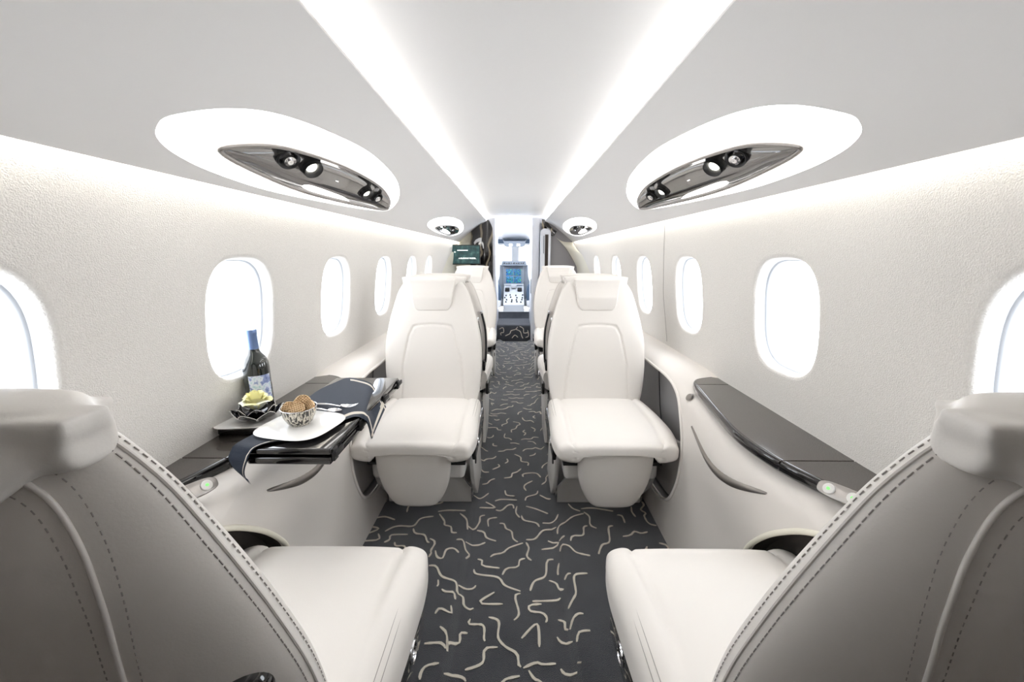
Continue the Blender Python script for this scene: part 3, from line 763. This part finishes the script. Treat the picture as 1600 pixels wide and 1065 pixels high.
def add_harness(T):
    for s in (-1,1):
        m=MB(); zs_=[.50+.30*i/14 for i in range(15)]
        m.tube([(s*(bw(z)-.004),rimy(z)-.030,z) for z in zs_],.007,0,8,flat=.5); m.build('harness_strap',M['blackmat'],T)
        m=MB(); m.box(*sorted((s*(bw(.80)-.012),s*(bw(.80)+.003))),rimy(.8)-.05,rimy(.8)-.020,.790,.806,0,.004); m.build('strap_guide',M['chrome'],T)
        m=MB(); m.box(*sorted((s*.200,s*.216)),rimy(.5)-.060,rimy(.5)-.012,.455,.515,0,.006); m.build('recline_housing',M['black'],T)
def add_dome(T,s):
    m=MB(); q=Vector((s*.5,-1,.1)).to_track_quat('Z','Y').to_matrix().to_4x4()
    m.lathe([(.001,.014),(.012,.0125),(.022,.006),(.026,-.004),(.026,-.02)],28,0,Matrix.Translation((s*.188,rear_y(.188,.720)+.002,.720))@q); m.build('recline_button',M['black'],T,ang=50)
L4='cream leather armchair seen from behind, cut off by the %s edge of the picture'
L3={-1:'white leather armchair facing the viewer beside the table on the left',1:'white leather armchair facing the viewer beside the empty ledge on the right'}
L2='cream armchair facing away, mostly hidden behind the %s white armchair'
L1='farthest white armchair facing the viewer on the %s, %s'
proto=make_seat(L4%'left')
GRP='cream armchairs along the aisle'
spots=[(-.430,.512,0,L4%'left'),(.437,.512,0,L4%'right'),(-.388,1.60,PI,L3[-1]),(.378,1.60,PI,L3[1]),
 (-.39,2.36,0,L2%'left'),(.385,2.36,0,L2%'right'),(-.405,3.44,PI,L1%('left','below the screen')),(.395,3.44,PI,L1%('right','in front of the grey bulkhead'))]
harn=copy_tree(proto); add_harness(harn)
for i,(x,y,rz,lab) in enumerate(spots):
    o_=proto if i==0 else copy_tree(proto) if i==1 else harn if i==2 else copy_tree(harn)
    o_.location=(x,y,0); o_.rotation_euler=(0,0,rz); o_['label']=lab; o_['group']=GRP
add_dome(proto,1)

# ------------------------------------------------------------------ folding table and its setting
T=thing('folding_table','black glossy fold-out table reaching from the left ledge toward the seat','table',(-.60,1.04,.64)); inv=Vector((-.60,1.04,.64))
def loc(fn): return lambda *a: tuple(Vector(fn(*a))-inv)
def slab(z0,z1,x0=-.630,x1=-.412,y0=.792,y1=1.312,bev=.004):
    m=MB(); out=[(x0,y0+.03),(x0+.03,y0),(x1,y0),(x1,y1),(x0,y1)]
    m.prism(out,loc(lambda u,v,w:(u,v,w)),z0,z1,0,bev); return m
slab(.664,.679).build('upper_leaf',M['smoke'],T,ang=30).data.materials[0]=M['black']
slab(.640,.658,x1=-.414).build('lower_leaf',M['black'],T,ang=30)
m=MB(); m.box(-.625,-.42,.81,1.30,.655,.667); [m.v.__setitem__(i,tuple(Vector(v)-inv)) for i,v in enumerate(m.v)]; m.build('spacer',M['blackmat'],T)
for y0 in (.80,.955,1.14,1.285):
    m=MB(); m.box(-.414,-.408,y0,y0+.020,.645,.674,0,.001); m.box(-.412,-.406,y0+.004,y0+.045,.653,.666,0,.001)
    m.v=[tuple(Vector(v)-inv) for v in m.v]; m.build('hinge',M['blackmat'],T)
m=MB(); m.box(-.795,-.66,.955,1.035,.6315,.6525,0,.004); m.v=[tuple(Vector(v)-inv) for v in m.v]; m.build('support_arm',M['black'],T)
TZ=.6795
# napkin
Arow=[(-.590,.778,.598),(-.600,.776,.625),(-.592,.779,.655),(-.578,.788,.6815),(-.548,.815,.6815),(-.500,.840,.6815),(-.468,.885,.6815),(-.440,.935,.6815),(-.418,.962,.6815),(-.397,.966,.670),(-.386,.960,.618)]
Brow=[(-.596,.778,.612),(-.622,.778,.640),(-.631,.781,.668),(-.628,.80,.6815),(-.625,.86,.6815),(-.622,.95,.6815),(-.622,1.06,.6815),(-.618,1.17,.6815),(-.585,1.285,.6815),(-.480,1.225,.6825),(-.390,1.095,.655)]
# three stations across
def nap(i,t):
    a,b=Vector(Arow[i]),Vector(Brow[i]); p=a.lerp(b,t)
    if i==9: p=a.lerp(b,t); p.z=.664 if t<.05 else lerp(.674,.684,t); 
    if i==10:
        p=a.lerp(b,t); p.z=lerp(.618,.655,t**.8)
    return p
rows=[[nap(i,j/20) for j in range(21)] for i in range(11)]
cols=[catmull([rows[i][j] for i in range(11)],7,False) for j in range(21)]
nr=len(cols[0]); 
def wob(p,k): return (p.x,p.y,p.z+(.0016*math.sin(p.x*75+p.y*30)+.0016 if p.z>.679 else 0)+k)
m=MB()
for lay,(k,dx) in enumerate(((.0016,0),(0,.0))):
    G_=[]
    for i in range(nr):
        row=[]
        for j in range(21):
            p=cols[j][i].copy()
            if p.x>-.404: p.x+= .003*(1-lay)
            if p.y<.782: p.y-=.003*(1-lay)
            row.append(wob(p,k))
        G_.append(row)
    o0=len(m.f); m.grid(G_,0)
    for i in range(nr-1):
        for j in range(20):
            if lay==0 and (j==1 or i==nr-3 or (j==18 and i>56)): m.m[o0+i*20+j]=1
m.v=[tuple(v) for v in m.v]
tag(m.build('napkin',[M['navy'],M['ribbon']],ang=70),'dark navy cloth napkin with cream ribbon border draped over the black table','napkin')
# dinner plate
PC=Vector((-.530,.895,TZ+.0040))
T=thing('dinner_plate','rounded-square white plate with dark rim, under the striped bowl on the table','plate',PC,R(-12))
def sqrings(mb,prof,n=3.4,N=72,rot=0,mi=0):
    s=se_even(n,N); rings=[[(a*r,b*r*.92,z) for a,b in s] for r,z in prof]; mb.loft(rings,mi)
m=MB(); sqrings(m,[(.040,0),(.055,.0008),(.075,.003),(.0905,.0072),(.091,.008),(.090,.0085)]); 
m.build('base',M['china'],T,ang=60)
m=MB(); s_=se_even(3.4,72); m.grid([[(a*r,b*r*.92,z) for a,b in s_] for r,z in ((.090,.0086),(.083,.0068),(.0765,.0052))],0,True); m.build('rim',M['brushed'],T,ang=60)
m=MB(); m.loft([[(a*r,b*r*.92,z) for a,b in s_] for r,z in ((.077,.0053),(.070,.0036),(.05,.0030),(.001,.0028))],0,False); wl=m.build('well',M['china'],T,ang=60)
m=MB()
for k in range(3): m.tube([(-.006+k*.007,-.050+k*.003,.0040),(.010+k*.008,-.062+k*.003,.0045)],.0007,0,5)
m.build('emblem',M['stitch'],wl)
# bowl of cookies
BC=PC+Vector((-.004,.004,.0031))
T=thing('snack_bowl','small black and cream streaked bowl standing on the white plate','bowl',BC)
m=MB(); m.lathe([(.001,0),(.016,0),(.020,.002),(.030,.014),(.037,.029),(.0405,.046),(.041,.048),(.0395,.049)],48); m.build('outer',M['zebra'],T,ang=60)
m=MB(); m.lathe([(.0395,.049),(.0385,.046),(.035,.030),(.028,.016),(.016,.007),(.001,.006)],48); m.build('inner',M['dark'],T,ang=60)
m=MB(); m.tube([(.040*math.cos(k*PI/24),.040*math.sin(k*PI/24),.0485) for k in range(48)],.0012,0,6,True); m.build('rim',M['silver'],T,ang=60)
ck=[((-.020,-.004,.044),(70,15,30),'leaning at the left side of the bowl'),((-.008,.012,.048),(62,0,-20),'standing at the back left'),((.002,-.012,.047),(55,-18,15),'round and facing the viewer at the front of the bowl'),((.008,.006,.058),(78,-40,35),'standing highest in the bowl'),((.023,.004,.046),(65,35,-40),'leaning on the right rim of the bowl'),((-.026,.010,.041),(50,30,80),'tucked at the far left rim')]
for p,r,w in ck:
    m=MB(); m.lathe([(.001,.0016),(.0160,.0016),(.0168,.0028),(.0182,.0028),(.0190,.0015),(.0190,-.0015),(.0182,-.0028),(.0168,-.0028),(.0160,-.0016),(.001,-.0016)],28)
    o_=m.build('cookie',M['cookie'],ang=50); o_.location=BC+Vector(p); o_.rotation_euler=[R(a) for a in r]; tag(o_,'golden waffle cookie %s'%w,'cookie','cookies in the streaked bowl')
# fork and spoon
def cutlery(kind,p0,p1,label):
    p0,p1=Vector(p0),Vector(p1); d=(p1-p0); L=d.length; a=math.atan2(d.y,d.x)
    T=thing(kind,label,kind,p0,a)
    m=MB(); n=14; rows=[]
    for i in range(n):
        t=i/(n-1); w=.0055*(1-t)+.0022+ .002*max(0,t-.85); z=.003+.004*math.sin(PI*t); rows.append([(t*L*.68,y,z+q) for y,q in ((-w,0),(0,.0012),(w,0),(0,-.0012))])
    m.loft(rows); m.build('handle',M['silver'],T,ang=60)
    m=MB()
    if kind=='fork':
        m.grid([[(L*.68+t*L*.14,a_*(.003+.009*math.sin(PI/2*t)),.004+.002*a_*a_-.002*t) for a_ in (-1,-.5,0,.5,1)] for t in (0,.3,.6,1)])
        for k in (-1.5,-.5,.5,1.5): m.tube([(L*.80,k*.006,.003),(L*.90,k*.0062,.004),(L,k*.0055,.009)],[.0016,.0014,.0007],0,6)
    else:
        m.grid([[(L*(.66+.34*t),a_*.0125*math.sin(PI*min(.97,.08+.9*t))**.6,.005-.004*(1-a_*a_)*math.sin(PI*t)) for a_ in (-1,-.6,-.2,.2,.6,1)] for t in [i/10 for i in range(11)]])
    m.build('tines' if kind=='fork' else 'scoop',M['silver'],T,ang=60)
cutlery('fork',(-.590,1.03,.687),(-.440,1.015,.687),'silver fork lying on the navy napkin behind the striped bowl')
cutlery('spoon',(-.585,.995,.687),(-.470,.985,.687),'silver spoon lying on the napkin between bowl and fork')
# small plate, lotus bowl, rose
SPc=Vector((-.723,1.015,.6530))
T=thing('side_plate','small square white plate with thin dark edge under the black flower bowl','plate',SPc,R(8))
m=MB(); s5=se_even(6,72); m.loft([[(a*r,b*r,z) for a,b in s5] for r,z in ((.05,0),(.070,.001),(.080,.006),(.0805,.0075),(.079,.008),(.066,.0045),(.001,.004))]); m.build('dish',M['china'],T,ang=40)
m=MB(); m.tube([(a*.0805,b*.0805,.0075) for a,b in s5],.0010,0,5,True); m.build('edge_line',M['brushed'],T)
LB=SPc+Vector((.012,-.012,.0055))
T=thing('flower_bowl','black glossy lotus-shaped bowl holding a yellow rose','bowl',LB)
m=MB(); m.lathe([(.001,0),(.018,0),(.022,.003),(.034,.012),(.042,.022),(.040,.023),(.030,.013),(.001,.006)],36); m.build('cup',M['black'],T,ang=60)
for ring,(n_,r0,r1,h,w,off) in enumerate(((6,.026,.050,.036,.024,0),(6,.030,.064,.028,.024,.5))):
    for k in range(n_):
        a=2*PI*(k+off)/n_; rows=[]
        for i in range(9):
            t=i/8; rr=lerp(r0,r1,t**.9); z=.006+h*t**1.3; ww=w*math.sin(PI*(.12+.86*t))**.75
            row=[]
            for j in range(7):
                b=-1+2*j/6; d=rr-.006*b*b*(1-t*.3); row.append((math.cos(a)*d-math.sin(a)*b*ww,math.sin(a)*d+math.cos(a)*b*ww,z-.002*b*b))
            rows.append(row)
        m=MB(); m.grid(rows); m.grid([[ (q[0]*.95,q[1]*.95,q[2]+.0022) for q in r_] for r_ in rows])
        e=[r_[0] for r_ in rows]+[q for q in rows[-1]]+[r_[-1] for r_ in rows[::-1]]
        pet=m.build('petal_plate',M['black'],T,ang=60)
        m=MB(); m.tube(e,.0009,0,5); m.build('edge',M['taupe'],pet)
RC=LB+Vector((.0,.0,.040))
T=thing('rose','pale yellow rose bloom floating in the black lotus bowl','flower',RC); T.scale=(1.05,1.05,1.25)
rp=random.Random(3); cnt=0
for ring,(n_,r,h,op,w) in enumerate(((3,.004,.036,.1,.011),(4,.009,.038,.3,.016),(5,.015,.037,.7,.021),(5,.021,.033,1.2,.026),(6,.026,.026,1.7,.026))):
    for k in range(n_):
        a=2*PI*(k+rp.random()*.3+ring*.37)/n_; rows=[]
        for i in range(9):
            t=i/8; rr=r*(math.sin(PI/2*min(1,t*1.25)))**.7+.004*op*max(0,t-.72)**1*6; z=-.012+ (h+.008)*t-.006*op*max(0,t-.75)*4
            ww=w*math.sin(PI*(.10+.76*t))**.38; row=[]
            for j in range(9):
                b=-1+2*j/8; th=a+b*ww/max(r,.008)*.75; wv=.0012*math.sin(b*5+k)
                row.append(((rr-.003*b*b*0+wv*t)*math.cos(th),(rr+wv*t)*math.sin(th),z-.004*b*b*t))
            rows.append(row)
        m=MB(); m.grid(rows); m.build('petal',M['rose'] if ring<4 or k%2 else M['rosew'],T,ang=80)
# wine bottle
WB=Vector((-.750,1.078,.6315))
T=thing('wine_bottle','dark wine bottle with blue foil neck and painted blue label against the left window','bottle',WB); T.scale=(.90,.90,.855)
m=MB(); m.lathe([(.001,.004),(.02,.002),(.034,0),(.0375,.004),(.038,.012),(.038,.180),(.0365,.198),(.030,.214),(.020,.228),(.0155,.240),(.0145,.252),(.0145,.30)],44); m.build('body',M['winegl'],T,ang=60)
m=MB(); m.lathe([(.0152,.236),(.0153,.245),(.0150,.290),(.0160,.292),(.0162,.305),(.0150,.308),(.001,.308)],32); fo=m.build('foil',M['foil'],T,ang=50)
m=MB(); m.lathe([(.0158,.233),(.0160,.236),(.0158,.239)],32); m.build('foil_ring',M['foilring'],fo,ang=50)
def lab(a0,a1,z0,z1,name,mt):
    m=MB(); A=[R(lerp(a0,a1,i/16)) for i in range(17)]
    m.grid([[(.0384*math.cos(a),.0384*math.sin(a),z) for a in A] for z in (z0,z1)]); return m.build(name,mt,T,ang=60)
lb=lab(-95,5,.055,.158,'label',M['labelart']); 
lab(-215,-150,.055,.105,'back_label',M['labelart'])

# ------------------------------------------------------------------ forward bulkhead
# ivory curved fairings that turn the side walls into the bulkhead
for side in (-1,1):
    outer=[(.700,5.0,1.262),(.722,4.75,1.17),(.737,4.45,1.10),(.758,4.15,.96),(.775,3.95,.82),(.789,3.88,.66),(.789,3.86,.5)]
    inner=[(.44,4.985,1.36),(.53,4.97,1.28),(.62,4.92,1.18),(.69,4.85,1.06),(.735,4.75,.95),(.752,4.7,.84),(.76,4.65,.66),(.76,4.65,.5)]
    O=catmull(outer,6,False); I=catmull(inner,6,False)
    def res(P,n):
        L=[0]
        for a,b in zip(P,P[1:]): L.append(L[-1]+(b-a).length)
        out=[]; j=0
        for k in range(n):
            T_=L[-1]*k/(n-1)
            while j<len(L)-2 and L[j+1]<T_: j+=1
            out.append(P[j].lerp(P[j+1],(T_-L[j])/(L[j+1]-L[j])))
        return out
    O,I=res(O,30),res(I,30); m=MB()
    rows=[]
    for t in (0,.2,.4,.6,.8,.94,1):
        rows.append([ (side*(lerp(o_.x,i_.x,t)+.03*math.sin(PI*t)*0),lerp(o_.y,i_.y,t)+.05*math.sin(PI*t),lerp(o_.z,i_.z,t)) for o_,i_ in zip(O,I)])
    rows.append([(side*(i_.x+.002),i_.y+.05,i_.z) for i_ in I])
    m.grid(rows); trimn+=1; struct(m.build('trim_%d'%trimn,M['fair'],ang=50))
# bulkhead walls
m=MB(); m.box(-.82,-.52,4.98,5.06,-.02,1.50); m.build('wall_front',M['fair'])['kind']='structure'
m=MB(); m.box(.34,.82,4.98,5.06,-.02,1.50); m.build('wall_front_right',M['grey'])['kind']='structure'
m=MB(); m.box(-.80,-.25,5.06,5.10,-.02,1.60); m.box(.20,.80,5.06,5.10,-.02,1.60); struct(m.build('wall_front_jamb',M['jamb']))
# left lacquer partition, a curved glossy screen
m=MB(); out=[(-.56,4.86),(-.45,4.90),(-.37,4.93),(-.335,4.95),(-.335,5.0),(-.56,5.0)]
m.prism([( -.565,.02),(-.335,.02),(-.335,1.525),(-.40,1.48),(-.47,1.445),(-.545,1.385),(-.565,1.20)],lambda u,v,w:(u,w,v),4.93,4.975,0,.003)
T=m.build('partition_panel',M['lacquer'],ang=30); tag(T,'burled black lacquer partition left of the doorway, behind the screen','partition')
m=MB(); m.prism([( -.345,.02),(-.285,.02),(-.285,1.42),(-.30,1.46),(-.325,1.51),(-.345,1.53)],lambda u,v,w:(u,w,v),4.95,5.02,0,.006)
m.build('edge_column',M['lacquer'],T,ang=30)
# arched pale handle opening in the partition
m=MB(); arc=[(-.515+.0,1.25),(-.49,1.285),(-.45,1.305),(-.42,1.31),(-.42,1.275),(-.425,1.25),(-.445,1.262),(-.475,1.255),(-.505,1.225)]
m.prism(arc,lambda u,v,w:(u,w,v),4.915,4.931,0,.002); m.build('arched_pull',M['trimw'],T,ang=30)
# screen
T=thing('cabin_monitor','small flat cabin screen with white title text, mounted beside the dark partition','monitor',(-.63,4.55,1.09))
c=Vector((-.585,4.62,1.105)); T.location=c
m=MB(); m.box(-.172,.172,0,.025,-.112,.112,0,.004); m.build('housing',M['blackmat'],T)
m=MB(); m.grid([[(x,-.0008,z) for x in (-.163,.163)] for z in (-.100,.102)]); sc_=m.build('display',M['screen'],T,ang=None)
m=MB(); m.box(-.12,.12,.02,.33,-.02,.02); m.build('mount_arm',M['blackmat'],T)
def textobj(s,size,loc_,mt,parent,name,rot=(PI/2,0,0)):
    cu=bpy.data.curves.new(name,'FONT'); cu.body=s; cu.size=size; cu.extrude=.0004; cu.align_x='CENTER'; cu.resolution_u=2
    ob=bpy.data.objects.new(name,cu); COL.objects.link(ob); dg=bpy.context.evaluated_depsgraph_get()
    me=bpy.data.meshes.new_from_object(ob.evaluated_get(dg)); bpy.data.objects.remove(ob)
    me.materials.clear(); me.materials.append(mt); o2=bpy.data.objects.new(name,me); COL.objects.link(o2); o2.parent=parent; o2.location=loc_; o2.rotation_euler=rot; return o2
textobj('A RUNWAY MODEL.',.0225,(.025,-.002,-.048),M['glyph'],sc_,'title_text')
m=MB(); m.box(-.09,.03,-.0022,-.001,.046,.054); m.box(-.128,-.11,-.0022,-.001,.028,.034); m.build('caption_bar',M['glyph'],sc_)
# right: pocket door with arched white frame and dark slot
T=thing('sliding_door','white sliding door panel with arched top and tall dark slot, right of the doorway','door',(.30,4.95,0)); iv=Vector((.30,4.95,0))
def arched(x0,x1,z0,z1,r,n=8):
    return [(x0,z0),(x1,z0)]+[(x1-r+r*math.cos(k*PI/2/n),z1-r+r*math.sin(k*PI/2/n)) for k in range(n+1)]+[(x0+r-r*math.sin(k*PI/2/n),z1-r+r*math.cos(k*PI/2/n)) for k in range(n+1)]
m=MB(); m.prism(arched(.300,.425,.02,1.415,.05),lambda u,v,w:tuple(Vector((u,w,v))-iv),4.90,4.96,0,.008); pn=m.build('panel',M['jamb'],T,ang=40)
m=MB(); m.prism(arched(.355,.395,.10,1.345,.004),lambda u,v,w:tuple(Vector((u,w,v))-iv),4.894,4.903,0,.001); m.build('slot',M['dark'],T,ang=40)
m=MB(); m.prism(arched(.336,.344,1.12,1.33,.003),lambda u,v,w:tuple(Vector((u,w,v))-iv),4.885,4.902,0,.001); m.build('latch_plate',M['cock'],T,ang=40)
m=MB(); m.prism([(.315,1.42),(.44,1.33),(.47,1.33),(.50,1.385),(.46,1.41),(.42,1.45),(.385,1.50),(.345,1.525),(.315,1.53)],lambda u,v,w:(u,w,v),4.965,4.975,0,.002)
tag(m.build('partition_panel',M['lacquer'],ang=30),'small burled black lacquer panel above the sliding door on the right','partition')
# --- vestibule
m=MB()
m.grid([[(x,y,z) for x in (-.9,-.3,.3,.9)] for y,z in ((4.99,1.545),(5.3,1.55),(5.8,1.52),(6.3,1.42),(6.6,1.34))]); struct(m.build('ceiling_forward',M['jamb'],ang=60))
m=MB(); m.box(-.345,-.25,5.0,5.62,-.02,1.56,0,.02); struct(m.build('wall_galley_left',M['jamb']))
m=MB(); m.box(.195,.30,5.0,5.62,-.02,1.56,0,.02); struct(m.build('wall_galley_right',M['jamb']))
m=MB(); m.box(.188,.196,5.02,5.06,.62,.80,0,.003); tag(m.build('door_latch',M['cock']),'grey oblong latch on the white right door jamb','latch')
m=MB(); m.lathe([(.001,0),(.022,0),(.026,.006),(.026,.010)],24,0,Matrix.Translation((-.01,5.35,1.538))); 
tag(m.build('ceiling_spotlight',M['glowsmall']),'tiny round spotlight in the white vestibule ceiling','light')
m=MB(); m.box(-.95,-.88,5.0,7.5,.0,.95); m.box(.88,.95,5.0,7.5,.0,.95); m.box(-.95,-.88,5.0,7.5,1.30,1.6); m.box(.88,.95,5.0,7.5,1.30,1.6); struct(m.build('wall_cockpit',M['cockl']))
la=bpy.data.lights.new('vestibule_fill','AREA'); la.energy=6; la.size=.3; la.color=(.88,.94,1); lo=bpy.data.objects.new('vestibule_fill',la); COL.objects.link(lo); lo.location=(-.01,5.33,1.50)  # added fill light by the spotlight, brightens the vestibule and far aisle
# --- cockpit
T=thing('instrument_panel','grey cockpit instrument panel with lit displays under a glareshield','instrument panel',(-.03,6.35,.75))
m=MB(); m.box(-.70,.70,.02,.30,-.35,.20,0,.02); m.box(-.175,.165,-.03,.05,-.12,.19,0,.012); m.build('housing',M['cock'],T)
m=MB(); m.prism([(-.20,.185),(-.19,.26),(.19,.26),(.20,.185)],lambda u,v,w:(u,w,v),-.12,.25,0,.01); gs=m.build('glareshield',M['cock'],T,ang=30)
for k in range(9):
    m=MB(); m.lathe([(.001,.012),(.009,.012),(.011,0)],12,0,Matrix.Translation((-.15+.0375*k,-.12,.228))@Matrix.Rotation(PI/2,4,'X')); m.build('knob',M['chrome'] if k%2 else M['blackmat'],gs,ang=40)
for (x0,x1,z0,z1) in ((-.125,-.012,.035,.135),(.0,.115,.035,.135),(-.125,-.012,-.085,.02),(.0,.115,-.085,.02)):
    m=MB(); m.box(x0,x1,-.038,-.030,z0,z1,0,.002); m.build('flight_display',M['avionics'],T)
m=MB(); m.box(-.16,.16,-.05,-.02,-.20,-.10,0,.01); kp=m.build('keypad_panel',M['cockl'],T)
for i in range(2):
    m=MB(); m.box(-.13+.17*i,-.04+.17*i,-.056,-.049,-.18,-.12,0,.002); m.build('keypad',M['cockd'] if i else M['cock'],kp)
T=thing('centre_pedestal','light grey cockpit centre pedestal with black throttle levers and knobs','pedestal',(-.03,5.9,.10))
m=MB(); m.prism([(-.20,.0),(-.20,.29),(.30,.52),(.34,.52),(.34,0)],lambda u,v,w:(w,u,v),-.155,.155,0,.008); bd=m.build('housing',M['cockl'],T,ang=30)
sl=lambda x,t:Vector((x,lerp(-.18,.28,t),lerp(.302,.515,t)))
rk=random.Random(5)
for (x,t) in ((-.10,.75),(.09,.75)):
    m=MB(); p=sl(x,t); m.box(p.x-.035,p.x+.035,p.y-.03,p.y+.03,p.z-.01,p.z+.05,0,.01); m.build('throttle_lever',M['blackmat'],T)
for k in range(16):
    x=-.12+.08*(k%4)+rk.uniform(-.015,.015); t=.08+.13*(k//4)+rk.uniform(-.02,.02); p=sl(x,t)
    m=MB(); m.lathe([(.001,.018),(.009,.016),(.011,-.004)],12,0,Matrix.Translation(p)); m.build('knob',M['blackmat'],T,ang=40)
m=MB(); m.box(-.045,.045,.20,.30,.50,.56,0,.01); m.build('lever_quadrant',M['cockl'],T)
for side in (-1,1):
    T=thing('pilot_chair','white fleece-covered pilot seat on the %s of the cockpit'%('left' if side<0 else 'right'),'chair',(side*.40-.03,6.0,.10),0,'pilot chairs in the cockpit')
    m=MB(); m.prism([(a*.19,.84+b*.29) for a,b in se_even(3.5,40)],lambda u,v,w:(u,w+(v-.6)*-.12,v),-.10,.02,0,.02); m.build('backrest',M['fleece'],T,ang=40)
    m=MB(); m.prism([(a*.21,.42+b*.18) for a,b in se_even(4,32)],lambda u,v,w:(u,w,v),-.09,.04,0,.02); m.build('lower_shell',M['cockd'],T,ang=40)
    m=MB(); m.box(-.21,.21,-.10,.28,.22,.34,0,.03); m.build('seat_pad',M['fleece'],T)
    m=MB(); m.box(-.16,.16,-.08,.22,.0,.23,0,.01); m.build('base',M['cockd'],T)
T=thing('cockpit_switch_console','curved grey cockpit overhead panel with lit switches above the windscreen','overhead panel',(-.02,6.35,1.30))
m=MB(); m.prism([(-.20,.06),(-.16,.015),(.16,.015),(.20,.06),(.17,.0),(.16,-.06),(.10,-.075),(-.10,-.075),(-.16,-.06),(-.17,.0)],lambda u,v,w:(u,w,v),-.05,.20,0,.0); m.build('housing',M['cock'],T,ang=30)
for x in (-.085,.035):
    m=MB(); m.box(x,x+.05,-.056,-.048,-.058,-.030,0,.002); m.build('switch_cluster',M['glowsmall'],T)
# windscreen frame and panes
m=MB(); yw=7.0
m.box(-.95,.95,yw,yw+.06,1.27,1.62); m.box(-.95,.95,yw,yw+.06,.2,.84); m.box(-.075,.055,yw-.03,yw+.06,.8,1.3,0,.02); m.box(-.95,-.85,yw,yw+.06,.8,1.3); m.box(.85,.95,yw,yw+.06,.8,1.3)
w=struct(m.build('window_%d'%(winN+1),M['cockl']))
for a,b in ((-.85,-.075),(.055,.85)):
    m=MB(); m.box(a,b,yw+.02,yw+.026,.84,1.27); m.build('pane',M['pane'],w)
m=MB(); m.box(-.9,.9,6.55,6.60,1.285,1.36); struct(m.build('trim_%d'%(trimn+1),M['cockd']))
m=MB(); m.grid([[(x,y,1.42+.0*y) for x in (-.95,.95)] for y in (6.5,7.1)]); struct(m.build('ceiling_cockpit',M['cockl']))
# --- rear wall behind the camera
m=MB(); m.box(-.85,.85,YB-.05,YB,-.05,1.62); struct(m.build('wall_back',M['dkwall']))

# ------------------------------------------------------------------ light, camera
w=bpy.data.worlds.new('World'); SC.world=w; w.use_nodes=True
bg=w.node_tree.nodes['Background']; bg.inputs[0].default_value=(.98,.985,1,1); bg.inputs[1].default_value=3.4
cam=bpy.data.cameras.new('Camera'); co=bpy.data.objects.new('Camera',cam); COL.objects.link(co); SC.camera=co
cam.sensor_width=36; cam.sensor_fit='HORIZONTAL'; cam.lens=36*FPX/1600; cam.clip_start=.02; cam.clip_end=100
co.location=(0,0,CAMH); co.rotation_euler=(PI/2-PIT,0,YAW)
vs=SC.view_settings; vs.view_transform='Standard'; vs.look='None'; vs.exposure=1.36; vs.gamma=1; vs.use_curve_mapping=False
